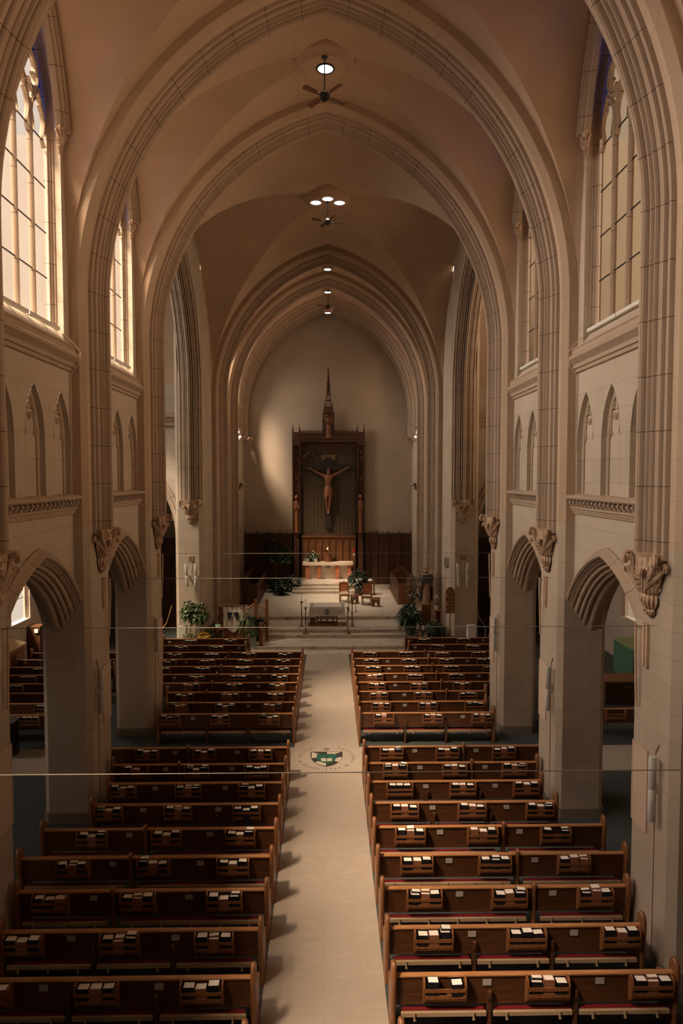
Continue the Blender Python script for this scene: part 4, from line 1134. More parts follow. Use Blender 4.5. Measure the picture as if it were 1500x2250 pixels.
# ------------------------------------------------------------------ wall fittings
def column_speaker(x, y, z0, h, tilt, label, s=1, face='x', group=None):
    t = thing('column_speaker', label, 'speaker', (x, y, z0), 0, group)
    mb = MB(); rows = []
    for zz, k in ((0,.9),(.008,1),(h*.5-.004,1),(h*.5,.95),(h*.5+.004,1),(h-.008,1),(h,.9)):
        row = []
        for i in range(16):
            a = 2*PI*i/16; row.append((.062*k*math.cos(a)+tilt*zz*(1 if face == 'y' else 0), .062*k*math.sin(a)*.9, zz))
        rows.append(row)
    n0 = len(mb.v); mb.grid(rows, closed=True); mb.f += [tuple(n0+i for i in range(15,-1,-1)), tuple(n0+6*16+i for i in range(16))]
    mb.build('cabinet', SPK, t, smooth=True)
    mb = MB()
    if face == 'x': mb.box(min(0, s*.16), -.03, h*.42, max(0, s*.16), .03, h*.56)
    else: mb.box(-.025, 0, h*.42, .025, .22, h*.56)
    mb.build('bracket', SPK, t); return t
for s, sw in ((1, 'statue'), (-1, 'banner')):
    for y, dn in ((10.35, 'closest'), (15.45, 'second'), (20.55, 'third')):
        if s < 0 and y < 11: continue
        column_speaker(s*5.12, y, 2.42 if y < 20 else 2.5, 1.03, 0, '%s white column loudspeaker on a pier face, %s side' % (dn, sw), s, 'x', 'column loudspeakers on the nave piers')
        mb = MB(); mb.tube([(s*5.235, y+.16, .26), (s*5.235, y+.16, 3.45), (s*5.235, y+.05, 3.62)], .014, 6)
        tag(mb.build('conduit', PANEL), 'thin %s cable run down the %s pier beside its loudspeaker, %s side' % ('pale', dn, sw), 'cable', 'cable runs on the nave piers')
    for y, dn in ((10.70, 'closest'), (15.87, 'second'), (21.04, 'third')):
        mb = MB(); mb.box(min(s*5.25, s*5.232), y+.07, 2.02, max(s*5.25, s*5.232), y+.58, 3.34)
        for a, b, c, d in ((.06,2.0,.59,2.03),(.06,3.33,.59,3.36),(.05,2.0,.075,3.36),(.575,2.0,.60,3.36)): mb.box(min(s*5.25, s*5.224), y+a, b, max(s*5.25, s*5.224), y+c, d)
        tag(mb.build('wall_panel', PANEL), 'flat framed cream rectangle low on the %s pier, %s side' % (dn, sw), 'wall panel', 'cream panels on the nave piers')
        t = thing('wall_bracket', 'slim fluted bracket with hanging pole below the carved corbel of the %s pier, %s side' % (dn, sw), 'bracket', (s*5.25, y+.20, 4.72), 0, 'fluted brackets under the corbels')
        mb = MB()
        for k in range(3): mb.box(min(0, -s*(.05+.02*(k == 1))), -.09+.06*k, 0, max(0, -s*(.05+.02*(k == 1))), -.035+.06*k, .72)
        mb.build('plate', CARVE, t)
        mb = MB(); mb.tube([(-s*.10, .20, .66), (-s*.10, .20, .30), (-s*.06, .21, -.72)], .022, 8); mb.tube([(0, .20, .60), (-s*.10, .20, .62)], .012, 6); mb.build('pole', CARVE, t)
    for k, dx in enumerate((-.185, .185)):
        column_speaker(s*6.05+dx, 30.24, 2.93, 1.02, .03 if dx > 0 else -.05, '%s of the two white column loudspeakers on the crossing pier, %s side' % ('inner' if dx*s < 0 else 'outer', sw), s, 'y', 'paired loudspeakers on the crossing piers')
    t = thing('vent_grille', 'small square metal grille above the paired loudspeakers, %s side' % sw, 'grille', (s*6.1, 30.49, 4.18))
    mb = MB(); mb.box(-.12, -.02, -.12, .12, 0, .12); mb.build('frame', CARVE if s < 0 else PLATE, t)
    mb = MB(); [mb.box(-.09, -.028, -.085+.03*i, .09, -.018, -.068+.03*i) for i in range(6)]; mb.build('slats', PLATE, t)
    mb = MB(); mb.tube([(s*6.1, 30.47, 4.06), (s*6.08, 30.46, 3.8), (s*6.16, 30.46, 3.6), (s*6.05, 30.44, 3.45)], .008, 5); tag(mb.build('speaker_cable', WHITE), 'loose white cable dangling between grille and loudspeakers, %s side' % sw, 'cable')
for y, dn in ((5.45, 'lowest and closest'), (10.75, 'second'), (16.0, 'third'), (21.2, 'farthest')):
    mb = MB(); mb.tube([(-5.3, y-.1, 5.44), (5.3, y-.1, 5.44)], .0042 if y < 6 else .006, 6); tag(mb.build('tie_wire', WIREM), '%s thin wire stretched straight across the nave' % dn, 'wire', 'thin wires across the nave')
for s in (-1, 1):
    for a, dn in ((13.285, 'large front'), (18.455, 'second')):
        t = thing('sill_strip', 'long white metal strip on the sill of the %s %s window' % (dn, 'bright' if s < 0 else 'amber'), 'sill strip', (s*5.66, a, 10.93), 0, 'white strips on the window sills')
        for k in (0, 1):
            mb = MB(); mb.box(-.04, -1.5+1.52*k, -.02, .04, -.02+1.5*k, .05); mb.build('channel', WHITE, t)
    mb = MB(); mb.tube([(s*5.60, 14.82, 10.86), (s*5.40, 14.98, 10.66), (s*5.30, 15.04, 10.5), (s*5.36, 15.06, 10.25), (s*5.53, 15.08, 10.05), (s*5.545, 15.08, 8.35)], .011, 6)
    tag(mb.build('sill_cable', PANEL), 'thin cable dropping from the front window sill over the cornice, %s-window side' % ('bright' if s < 0 else 'amber'), 'cable')

# ------------------------------------------------------------------ crest in the aisle floor
cr = thing('floor_crest', 'inlaid shield emblem ringed by lettering in the middle of the aisle', 'floor emblem', (0.0, 18.62, .0065))
INK = flat('inlay_dark', (.035,.035,.03), .5); GRN = flat('inlay_green', (.015,.12,.07), .5); PALEI = flat('inlay_pale', (.52,.46,.38), .5); REDI = flat('inlay_rust', (.35,.12,.06), .5)
def plate(pts, z, mat, nm, par): mb = MB(); mb.prism(pts, lambda u, v, w_: (u, v, w_), 0.0, z); return mb.build(nm, mat, par)
sh = [(-.45,.42),(.45,.42),(.45,.10),(.42,-.10),(.34,-.30),(.20,-.48),(0,-.60),(-.20,-.48),(-.34,-.30),(-.42,-.10),(-.45,.10)]
plate(sh, .002, INK, 'shield', cr)
plate([(-.42,.39),(-.22,.26),(-.24,.02),(-.42,-.02)], .003, PALEI, 'shield_field', cr)
plate([(0,.39),(.40,.39),(.24,.26),(0,.27)], .003, PALEI, 'shield_field', cr)
plate([(-.32,-.30),(-.22,-.24),(0,-.38),(0,-.55),(-.18,-.45)], .003, PALEI, 'shield_field', cr)
plate([(.28,-.02),(.42,.06),(.41,-.10),(.33,-.30),(.22,-.20)], .003, PALEI, 'shield_field', cr)
plate([(-.28,.24),(.28,.24),(.27,.0),(.22,-.18),(.12,-.32),(0,-.38),(-.12,-.32),(-.22,-.18),(-.27,0)], .0035, GRN, 'shield_green', cr)
plate([(-.15,-.22),(-.01,-.25),(-.01,-.05),(-.15,-.03)], .0042, PALEI, 'book_mark', cr); plate([(.15,-.22),(.01,-.25),(.01,-.05),(.15,-.03)], .0042, PALEI, 'book_mark', cr)
plate([(-.012,-.58),(.012,-.58),(.012,.38),(-.012,.38)], .0048, INK, 'staff_mark', cr); plate([(-.27,.085),(.27,.085),(.27,.095),(-.27,.095)], .0045, INK, 'staff_mark', cr)
st_ = MB()
for k in range(8):
    a = k*PI/4+PI/8; q = [(.03*math.cos(a-.5), .60+.03*math.sin(a-.5)), (.13*math.cos(a), .60+.13*math.sin(a)), (.03*math.cos(a+.5), .60+.03*math.sin(a+.5))]; st_.prism(q, lambda u, v, w_: (u, v, w_), 0, .002)
st_.build('star_mark', INK, cr)
lt = MB()
def ring_text(s, a0, a1, R_=.76, size=.125):
    for i, ch in enumerate(s):
        if ch == ' ': continue
        a = math.radians(lerp(a0, a1, i/max(1, len(s)-1))); v, f = text_mb(ch, size); n = len(lt.v)
        ux, uy = -math.cos(a), -math.sin(a)      # tops of the letters face the middle
        rx, ry = uy, -ux
        for p in v: lt.v.append((R_*math.cos(a)+rx*p.x+ux*p.y, R_*math.sin(a)+ry*p.x+uy*p.y, .0025))
        lt.f += [tuple(k+n for k in g) for g in f]
ring_text('LAUDARE', 118, 178); ring_text('BENEDICERE', 216, 298); ring_text('PRAEDICARE', 338, 422)
for a in (199, 315):
    for k in (0, 1, 2):
        t = math.radians(a+k*3-3); lt.tube([((.72+.02*k)*math.cos(t), (.72+.02*k)*math.sin(t), .001), ((.80-.01*k)*math.cos(t+.05), (.80-.01*k)*math.sin(t+.05), .001)], .005, 4)
lt.build('lettering', INK, cr)
ao = MB()
for ch, x in (('A', -.13), ('\u03a9', .13)):
    v, f = text_mb(ch, .13); n = len(ao.v); ao.v += [(p.x+x, p.y+.165, .0042) for p in v]; ao.f += [tuple(k+n for k in g) for g in f]
ao.build('lettering', INK, cr)
# ------------------------------------------------------------------ front altar and candlesticks
t = thing('altar_table', 'front altar table with pointed-arch wooden frame under a white cloth', 'altar', (-.03, 33.68, .495))
mb = MB(); mb.box(-.80, -.52, .86, .80, .52, .955); mb.build('table_top', MIDW, t)
fr = MB()
for y in (-.40, .36):
    fr.box(-.52, y, 0, .52, y+.06, .07); fr.box(-.52, y, .07, -.45, y+.06, .86); fr.box(.45, y, .07, .52, y+.06, .86)
    for cx in (-.30, 0, .30):
        for sg in (-1, 1): fr.tube([(cx+sg*.15, y+.03, .62), (cx+sg*.13, y+.03, .44), (cx+sg*.05, y+.03, .32), (cx+sg*.0, y+.03, .28)], .025, 6)
        fr.box(cx-.022, y, .07, cx+.022, y+.06, .30)
    for cx in (-.45, -.15, .15, .45): fr.box(cx-.05, y, .55, cx+.05, y+.06, .86)
fr.build('frame', MIDW, t)
mb = MB(); mb.box(-.84, -.38, 0, -.56, .3, .30); b = mb.build('box', MIDW); b.location = (-.03, 33.68, .497); tag(b, 'brown wooden box tucked under one end of the front altar', 'box')
cl = MB(); X0, X1, Y0, Y1, ZT = -.86, .86, -.55, .55, .965
cl.grid([[(x, y, ZT) for x in frange(X0, X1, 12)] for y in frange(Y0, Y1, 4)])
cl.grid([[(x, Y0-.012-.012*math.sin(x*17)*k, ZT-.44*k) for x in frange(X0, X1, 40)] for k in (0, .3, .7, 1)])
cl.grid([[(x, Y1+.012+.012*math.sin(x*17)*k, ZT-.44*k) for x in frange(X0, X1, 40)] for k in (0, 1)])
for sg in (-1, 1):
    cl.grid([[(sg*(.86+.10*k+.02*math.sin(y*19+k*2)*k), y*(1-.10*k)-.03*k, ZT-.93*k) for y in frange(Y0, Y1, 24)] for k in (0, .15, .4, .7, 1)])
o = cl.build('altar_cloth', CLOTH, smooth=True, loc=(-.03, 33.68, .495)); tag(o, 'white altar cloth with round cross emblem over the front altar', 'altar cloth')
em = MB(); yy = Y0-.032
for k in range(24):
    a, b = 2*PI*k/24, 2*PI*(k+1)/24
    em.add([(.135*math.cos(a), yy, .73+.135*math.sin(a)), (.135*math.cos(b), yy, .73+.135*math.sin(b)), (.105*math.cos(b), yy, .73+.105*math.sin(b)), (.105*math.cos(a), yy, .73+.105*math.sin(a))], [(0,1,2,3)])
em.box(-.012, yy-.002, .63, .012, yy, .83)
for a in (PI/4, -PI/4): em.cbox(0, yy-.001, .73, .18, .004, .02, Matrix.Rotation(a, 3, 'Y'))
em.tube([(.012, yy, .815), (.04, yy, .80), (.03, yy, .77), (.01, yy, .765)], .007, 4)
em.build('emblem', BLACK, o)
scr = MB()
for sg in (-1, 1):
    for j in range(3): scr.tube([(sg*(.42+.13*j)+.055*math.cos(t_), yy, .745+.022*math.sin(2*t_+j)) for t_ in frange(-2.6, 2.4, 9)], .0055, 4)
scr.build('embroidery', flat('grey_thread', (.22,.20,.19), .8), o)
mb = MB(); mb.box(X0+.004, Y0+.01, ZT, X0+.18, Y1-.01, ZT+.003); mb.box(X1-.18, Y0+.01, ZT, X1-.004, Y1-.01, ZT+.003); mb.build('cloth_border', flat('grey_linen', (.36,.33,.32), .9), o)
def candlestick(x, y, z, lab):
    t = thing('candlestick', lab, 'candlestick', (x, y, z), 0, 'tall brass candlesticks around the front altar')
    mb = MB(); mb.lathe([(.001,0),(.15,0),(.15,.02),(.11,.05),(.06,.10),(.035,.14),(.028,.22),(.042,.26),(.028,.30),(.026,.62),(.042,.67),(.026,.72),(.024,1.10),(.036,1.16),(.03,1.19),(.075,1.24),(.095,1.27),(.02,1.275),(.001,1.28)], n=16); mb.build('stem', BRONZE, t, smooth=True)
    mb = MB(); mb.tube([(0,0,1.27), (0,0,1.60)], .010, 8); mb.build('candle', CLOTH, t)
    mb = MB(); mb.lathe([(.001,0),(.018,0),(.02,.03),(.001,.06)], cz=1.60, n=10); mb.build('candle_cap', BRONZE, t)
candlestick(-1.27, 33.0, .495, 'rear tall brass candlestick at the banner end of front altar')
candlestick(-1.05, 32.30, .33, 'tall brass candlestick at the front corner of altar, banner end')
candlestick(.96, 32.30, .33, 'tall brass candlestick at the front corner of altar, statue end')
candlestick(1.19, 33.0, .495, 'rear tall brass candlestick at the statue end of front altar')

# ------------------------------------------------------------------ back altar, tabernacle, lamp
ZP = 1.14
t = thing('back_altar', 'pale stone slab altar on red marble pillars against the reredos', 'altar', (-.02, 44.65, ZP))
mb = MB(); mb.box(-1.64, -.36, .92, 1.64, .33, 1.12); mb.build('slab', SLAB, t)
for x in (-1.33, -.58, .62, 1.40): mb = MB(); mb.box(x-.125, -.28, 0, x+.125, -.05, .92); mb.build('pillar', REDM, t)
mb = MB(); mb.box(-1.2, -.02, 0, 1.28, .22, .92); mb.build('back_panel', SLAB, t)
mb = MB(); mb.prism([(-.13,.84),(-.01,.84),(-.10,.60)], lambda u, v, w_: (u, w_, v), -.03, -.02); mb.prism([(.01,.84),(.13,.84),(.10,.60)], lambda u, v, w_: (u, w_, v), -.03, -.02); mb.build('emblem', BLACK, t)
t = thing('tabernacle', 'round copper tabernacle with shiny domed top on the back altar', 'tabernacle', (0, 44.62, ZP+1.12))
mb = MB(); mb.lathe([(.001,0),(.27,0),(.27,.04),(.24,.05),(.235,.55),(.27,.57),(.27,.61),(.20,.62)], n=16); mb.build('body', flat('aged_copper', (.32,.13,.07), .4, metal=.6, noise=.3, scale=30), t, smooth=True)
mb = MB(); mb.lathe([(.22,.60),(.225,.70),(.19,.84),(.11,.95),(.03,.99),(.02,1.05),(.001,1.07)], n=24); mb.build('dome', COPPER, t, smooth=True)
mb = MB(); [mb.tube([(.245*math.cos(a), .245*math.sin(a), .05), (.245*math.cos(a), .245*math.sin(a), .56)], .014, 6) for a in [k*PI/4+.2 for k in range(8)]]; mb.build('colonnettes', BRONZE, t)
t = thing('sanctuary_lamp', 'tall stand with red glass lamp beside the back altar', 'lamp', (1.67, 43.75, ZP))
mb = MB(); mb.lathe([(.001,0),(.14,0),(.14,.03),(.03,.08),(.016,.15),(.016,1.55),(.06,1.60)], n=14); mb.build('stand', BRONZE, t, smooth=True)
mb = MB(); mb.lathe([(.05,1.60),(.07,1.64),(.075,1.74),(.05,1.76)], n=14); mb.build('holder', WHITE, t, smooth=True)
mb = MB(); mb.lathe([(.05,1.76),(.085,1.80),(.095,1.95),(.08,2.03),(.001,2.04)], n=14); mb.build('red_glass', flat('ruby_glass', (.45,.02,.03), .2), t, smooth=True)

def lf(n, c, r, ln, wd, **k): return lambda mb: bush(mb, n, c, r, ln, wd, **k)
def sp(n, b, ln, wd, **k): return lambda mb: spray(mb, n, b, ln, wd, **k)
zt = ZP+1.12
plant('potted_plant', 'small dark plant in white pot at the end of back altar', (-1.40, 44.50, zt), .17, .24, POTW, [('foliage', lf(60, (0,0,.38), .17, .14, .06, seed=2), LEAFD)])
plant('potted_plant', 'tall pale spiky-leaved plant between the two white pots on back altar', (-1.02, 44.72, zt), .12, .20, POTD, [('foliage', sp(60, (0,0,.2), .85, .075, seed=4, lean=.55), LEAFP), ('lower_foliage', lf(70, (0,0,.35), .25, .2, .08, seed=5), LEAFD)])
plant('potted_plant', 'small plant in round white pot nearer the tabernacle', (-.80, 44.46, zt), .13, .24, POTW, [('foliage', lf(50, (0,0,.36), .14, .12, .05, seed=6), LEAF)])
plant('potted_plant', 'pink-flowered plant in black pot on the altar steps', (1.38, 42.75, ZP), .17, .32, POTD, [('foliage', sp(40, (0,0,.3), .42, .05, seed=8), LEAF), ('petals', lf(40, (0,0,.6), .15, .07, .05, seed=9), flat('pink_petals', (.55,.28,.20), .7))])
plant('potted_plant', 'large dark leafy plant trailing behind the chairs near the sanctuary lamp', (1.85, 41.2, .66), .22, .4, POTD, [('foliage', lf(240, (0,0,.95), (.45,.4,.55), .26, .12, seed=12), LEAFD)], stems=[([(0,0,.3), (.03,0,.9)], .03)])
plant('potted_tree', 'tall dark fig tree in pot in the shaded chancel corner', (-3.45, 43.6, .66), .32, .5, POTD, [('foliage', lf(190, (.0,0,2.35), (.75,.6,.75), .34, .16, seed=21), LEAFD), ('side_foliage', lf(120, (.75,0,2.05), (.45,.4,.42), .30, .15, seed=22), LEAF), ('high_foliage', lf(60, (-.3,0,3.1), (.45,.4,.35), .30, .14, seed=23), LEAFD)], stems=[([(0,0,.45), (.05,0,1.4), (-.1,0,2.6), (-.2,0,3.1)], [.035,.03,.022,.015]), ([(.03,0,1.3), (.4,0,1.8), (.8,0,2.1)], [.022,.018,.012])])
PETALS = lambda seed, c, r, n=34: ('white_petals', lf(n, c, r, .13, .08, seed=seed), PETALW)
for k, (x, y, z, lab, sd) in enumerate(((-2.15, 42.6, .66, 'white-flowered dark plant on the floor at the corner of altar steps', 31), (-2.75, 41.3, .66, 'dark trailing plant in front of the white-flowered one', 32), (-3.25, 42.3, .66, 'dark leafy plant beside the pot of tall fig tree', 33))):
    plant('potted_plant', lab, (x, y, z), .2, .3, POTD, [('foliage', lf(190, (0,0,.55), (.42,.4,.42), .24, .11, seed=sd), LEAFD)]+([PETALS(sd+10, (.1,-.2,.75), .3, 14)] if k < 1 else []))

# ------------------------------------------------------------------ chairs, stools, stand
def chair(lab, x, y, rz, arms):
    t = thing('armchair' if arms else 'side_chair', lab, 'chair', (x, y, .66), rz)
    UP = REDUP
    mb = MB(); mb.box(-.26, -.26, .44, .26, .24, .53); mb.build('seat', SEATC, t)
    mb = MB(); mb.box(-.28, -.28, .39, .28, .26, .44); mb.build('seat_frame', MIDW, t)
    for sx in (-1, 1):
        for sy in (-1, 1):
            m2 = MB(); m2.lathe([(.02,0),(.03,.04),(.018,.08),(.03,.16),(.02,.22),(.034,.30),(.024,.40)], sx*.24, sy*.24, 0, 10); m2.build('leg', MIDW, t, smooth=True)
    m2 = MB(); m2.tube([(-.24,-.24,.10), (.24,.24,.10)], .014, 6); m2.tube([(.24,-.24,.10), (-.24,.24,.10)], .014, 6); m2.build('stretcher', MIDW, t)
    for sx in (-1, 1): m2 = MB(); m2.lathe([(.022,.42),(.03,.55),(.02,.62),(.026,.9),(.02,1.08),(.03,1.14),(.001,1.2)], sx*.25, .24, 0, 10); m2.build('back_post', MIDW, t, smooth=True)
    m2 = MB(); rows = []
    pts = [(-.23,.60),(-.23,1.05),(-.16,1.13),(-.08,1.10),(0,1.18),(.08,1.10),(.16,1.13),(.23,1.05),(.23,.60)]
    m2.prism(pts, lambda u, v, w_: (u, w_, v), .215, .255); m2.build('backrest', REDUP, t)
    m2 = MB(); m2.tube([(x_, .21, z_) for x_, z_ in pts], .02, 6); m2.build('back_frame', MIDW, t)
    if arms:
        for sx in (-1, 1):
            m2 = MB(); m2.tube([(sx*.25,.24,.76), (sx*.28,.05,.74), (sx*.28,-.18,.72), (sx*.27,-.26,.68)], .025, 8); m2.tube([(sx*.27,-.2,.44), (sx*.28,-.19,.72)], .02, 6); m2.build('armrest', MIDW, t)
    return t
REDUP = flat('woven_russet_back', (.42,.15,.065), .7, noise=.35, scale=24); SEATC = flat('tan_seat_cushion', (.46,.33,.23), .8, noise=.1, scale=20)
chair('carved side chair with russet back beside the thin-legged stand', .93, 38.75, math.radians(6), False)
chair('carved armchair with russet back and tan seat between two stools', 2.18, 38.0, math.radians(-12), True)
def stool(lab, x, y, rz):
    t = thing('stool', lab, 'stool', (x, y, .66), rz)
    mb = MB(); mb.box(-.25, -.18, .44, .25, .18, .49); mb.build('seat', MIDW, t)
    for sx in (-1, 1):
        m2 = MB(); 
        m2.prism([(-.20,0),(-.08,0),(-.06,.16),(0,.22),(.06,.16),(.08,0),(.20,0),(.15,.44),(-.15,.44)], lambda u, v, w_: (w_, u, v), sx*.20-.015, sx*.20+.015); m2.build('side_board', MIDW, t)
    m2 = MB(); m2.prism([(-.21,0),(-.08,0),(-.06,.18),(0,.25),(.06,.18),(.08,0),(.21,0),(.21,.42),(-.21,.42)], lambda u, v, w_: (u, w_, v), -.16, -.13); m2.build('front_board', MIDW, t)
stool('wooden stool standing between the two carved chairs', 1.50, 38.35, .1); stool('wooden stool beside the armchair, away from the altar axis', 2.66, 37.45, -.12)
t = thing('metal_stand', 'tall thin-legged dark stand in front of the carved chairs', 'stand', (1.30, 36.05, .66))
mb = MB(); mb.box(-.22, -.12, 1.30, .22, .12, 1.34); mb.build('top', BRONZE, t)
for sx in (-1, 1): mb = MB(); mb.tube([(sx*.18,0,0), (sx*.18,0,1.31)], .016, 8); mb.lathe([(.001,0),(.06,0),(.06,.02),(.001,.03)], sx*.18, 0, 0, 10); mb.build('leg', BLACK, t)
t = thing('side_table', 'low table with white cloth behind the armchair', 'table', (2.35, 41.2, .66))
mb = MB(); mb.box(-.5, -.3, .72, .5, .3, .77); mb.build('table_top', DARKW, t)
for sx in (-1, 1):
    for sy in (-1, 1): mb = MB(); mb.box(sx*.45-.025, sy*.25-.025, 0, sx*.45+.025, sy*.25+.025, .72); mb.build('leg', DARKW, t)
for k, (x, w_) in enumerate(((2.12, .14), (2.55, .17))):
    mb = MB(); mb.lathe([(.001,0),(w_*.6,0),(w_,.10),(w_*.9,.16),(w_*.3,.20),(.001,.22)], n=10, fn=lambda a, z: 1+.12*math.cos(3*a)); o = mb.build('folded_linen', CLOTH, smooth=True, loc=(x, 41.15, 1.43)); tag(o, 'crumpled white linen on low table, %s the armchair back' % ('directly behind' if k == 0 else 'farther out beyond'), 'cloth')

# ------------------------------------------------------------------ choir stalls, wainscot, reredos
for s in (-1, 1):
    t = thing('choir_stall', 'long wooden choir bench along the %s chancel wall' % ('shaded fig-tree side of the' if s < 0 else 'saint statue side of the'), 'bench', (s*4.4, 40.6, .66))
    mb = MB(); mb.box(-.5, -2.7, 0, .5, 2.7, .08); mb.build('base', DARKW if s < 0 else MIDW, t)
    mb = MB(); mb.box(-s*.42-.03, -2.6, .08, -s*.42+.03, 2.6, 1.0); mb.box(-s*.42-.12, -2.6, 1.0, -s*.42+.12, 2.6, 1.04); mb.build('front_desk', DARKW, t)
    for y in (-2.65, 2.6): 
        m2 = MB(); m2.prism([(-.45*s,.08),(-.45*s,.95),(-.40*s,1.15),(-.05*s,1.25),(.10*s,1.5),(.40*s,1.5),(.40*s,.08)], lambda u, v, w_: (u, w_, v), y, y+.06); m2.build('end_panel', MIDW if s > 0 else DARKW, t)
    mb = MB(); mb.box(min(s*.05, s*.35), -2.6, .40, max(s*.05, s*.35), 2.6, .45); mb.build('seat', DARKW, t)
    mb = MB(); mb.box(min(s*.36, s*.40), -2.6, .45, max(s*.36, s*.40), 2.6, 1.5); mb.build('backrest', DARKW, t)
def screen(name, lab, xa, xb, y, z0, z1, mat, bays, front=-1):
    t = thing(name, lab, 'wood panelling', ((xa+xb)/2, y, z0)); L = xb-xa; H = z1-z0
    mb = MB(); mb.box(-L/2, 0, 0, L/2, .08, H); mb.box(-L/2, -.06, 0, L/2, 0, .35); mb.box(-L/2, -.05, H-.28, L/2, 0, H-.22); mb.box(-L/2, -.05, H-.04, L/2, 0.1, H)
    mb.build('boards', mat, t)
    tr = MB(); bw = L/bays
    for i in range(bays):
        cx = -L/2+bw*(i+.5)
        for j in (0, 1):
            c2 = cx+(j-.5)*bw*.48
            p = arch_path(bw*.21, H-.72, .28, 6, foot=.4); tr.tube([(c2+a, -.02, b) for a, b in p], .016, 5)
            tr.ball(c2, -.02, H-.62, .04, .02, .04, 8, 5)
        k = int(bw/.16)
        for j in range(k): x = cx-bw/2+(j+.5)*bw/k; tr.box(x-.04, -.01, H, x+.04, .05, H+.09)
    tr.build('arcading', mat, t, smooth=False)
    for i in range(bays+1):
        x = -L/2+bw*i; m2 = MB(); m2.box(x-.04, -.10, 0, x+.04, 0, H+.05); m2.add([(x-.035,-.085,H+.05),(x+.035,-.085,H+.05),(x+.035,-.015,H+.05),(x-.035,-.015,H+.05),(x,-.05,H+.42)], [(0,1,4),(1,2,4),(2,3,4),(3,0,4)])
        m2.build('post', mat, t)
    return t
screen('wainscot', 'dark carved wooden panelling with spiked posts behind the fig tree', -5.5, -2.42, 45.28, .66, 4.02, DARKW, 4)
screen('wainscot', 'brown carved wooden panelling with spiked posts behind the choir bench, statue side', 2.46, 5.5, 45.28, .66, 4.02, DARKW, 4)
screen('wainscot', 'dark wooden altarpiece in the side chapel, banner side', -11, -6.85, 35.2, .02, 4.6, DARKW, 5)
screen('wainscot', 'dark wooden altarpiece in the side chapel, statue side', 6.85, 11, 35.2, .02, 4.6, DARKW, 5)

DADO = wood('dado_wood', (.10,.038,.013), (.17,.068,.025), rough=.4, stretch=(8,8,1.2))
t = thing('reredos', 'towering carved wooden reredos with battlements and central spire', 'reredos', (.03, 45.05, .66)); z = lambda v: v-.66
mb = MB(); mb.box(-1.8, .12, z(3.9), 1.8, .2, z(10.4)); 
for i in range(15): mb.box(-1.75+i*.25, .10, z(3.9), -1.735+i*.25, .12, z(10.4))
mb.build('back_panel', GREYM, t)
mb = MB(); mb.box(-1.8, .05, 0, 1.8, .2, z(3.9)); mb.box(-1.85, -.02, z(3.82), 1.85, .06, z(3.95))
for i in range(8):
    cx = -1.57+i*.45; mb.tube([(cx+a, .04, b) for a, b in arch_path(.19, z(3.35), .3, 6, foot=z(2.2))], .018, 5); mb.box(cx-.235, .0, z(1.2), cx-.215, .06, z(3.8))
mb.build('dado', DADO, t)
for s in (-1, 1):
    p = MB(); x0, x1 = 1.85, 2.38
    p.box(min(s*x0, s*(x0+.09)), -.12, 0, max(s*x0, s*(x0+.09)), .2, z(10.9)); p.box(min(s*(x1-.09), s*x1), -.12, 0, max(s*(x1-.09), s*x1), .2, z(10.9))
    p.box(min(s*x0, s*x1), .05, 0, max(s*x0, s*x1), .2, z(10.6)); p.box(min(s*x0, s*x1), -.12, 0, max(s*x0, s*x1), .05, z(4.1)); p.box(min(s*x0, s*x1), -.13, z(9.9), max(s*x0, s*x1), .1, z(10.75))
    for xx in (x0+.045, x1-.045): p.add([(s*xx-.045,-.1,z(10.9)),(s*xx+.045,-.1,z(10.9)),(s*xx+.045,.0,z(10.9)),(s*xx-.045,.0,z(10.9)),(s*xx,-.05,z(11.35))], [(0,1,4),(1,2,4),(2,3,4),(3,0,4)])
    p.build('post', REREW, t)
    g = MB(); cx = s*(x0+x1)/2
    for zz in (9.45, 7.75):
        g.tube([(cx+.10*math.cos(a), -.02, z(zz)+.10*math.sin(a)) for a in frange(0, 2*PI, 14)], .018, 5)
        for k in range(5): g.ball(cx+.05*math.cos(k*1.257), -.03, z(zz)+.05*math.sin(k*1.257), .025, .02, .025, 6, 4)
    for zz in (8.0, 7.05, 8.85, 9.72): g.tube([(cx-.15,-.03,z(zz)-.16), (cx-.05,-.05,z(zz)), (cx-.15,-.03,z(zz)+.16)], .014, 5); g.tube([(cx+.15,-.03,z(zz)-.16), (cx+.05,-.05,z(zz)), (cx+.15,-.03,z(zz)+.16)], .014, 5)
    for zz in (9.0, 7.3):
        g.tube([(cx-.14, -.02, z(zz)-.22), (cx, -.02, z(zz)), (cx+.14, -.02, z(zz)+.22)], .016, 5); g.tube([(cx+.14, -.02, z(zz)-.22), (cx, -.02, z(zz)), (cx-.14, -.02, z(zz)+.22)], .016, 5)
    g.tube([(cx-.09, -.04, z(8.6)), (cx+.09, -.04, z(8.6)), (cx+.07, -.04, z(8.42)), (cx, -.04, z(8.2)), (cx-.07, -.04, z(8.42)), (cx-.09, -.04, z(8.6))], .014, 5)
    g.tube([(cx-.16, -.05, z(6.72)), (cx-.08, -.07, z(6.86)), (cx, -.08, z(7.02)), (cx+.08, -.07, z(6.86)), (cx+.16, -.05, z(6.72))], .018, 5)
    g.build('tracery', MIDW, t, smooth=True)
    m2 = MB(); m2.box(cx-.17, -.18, z(4.05), cx+.17, .05, z(4.16)); m2.lathe([(.05,-.3),(.17,0)], cx, -.08, z(4.05), 10); m2.build('statue_bracket', REREW, t)
hb = MB(); hb.box(-1.9, -.12, z(10.1), 1.9, .2, z(10.7)); hb.box(-1.9, -.17, z(10.62), 1.9, .2, z(10.7)); hb.box(-1.9, -.16, z(10.28), 1.9, .2, z(10.34))
for i in range(22):
    x = -1.78+i*.1695
    if abs(x) > .35: hb.box(x-.05, -.10, z(10.7), x+.05, .02, z(10.86))
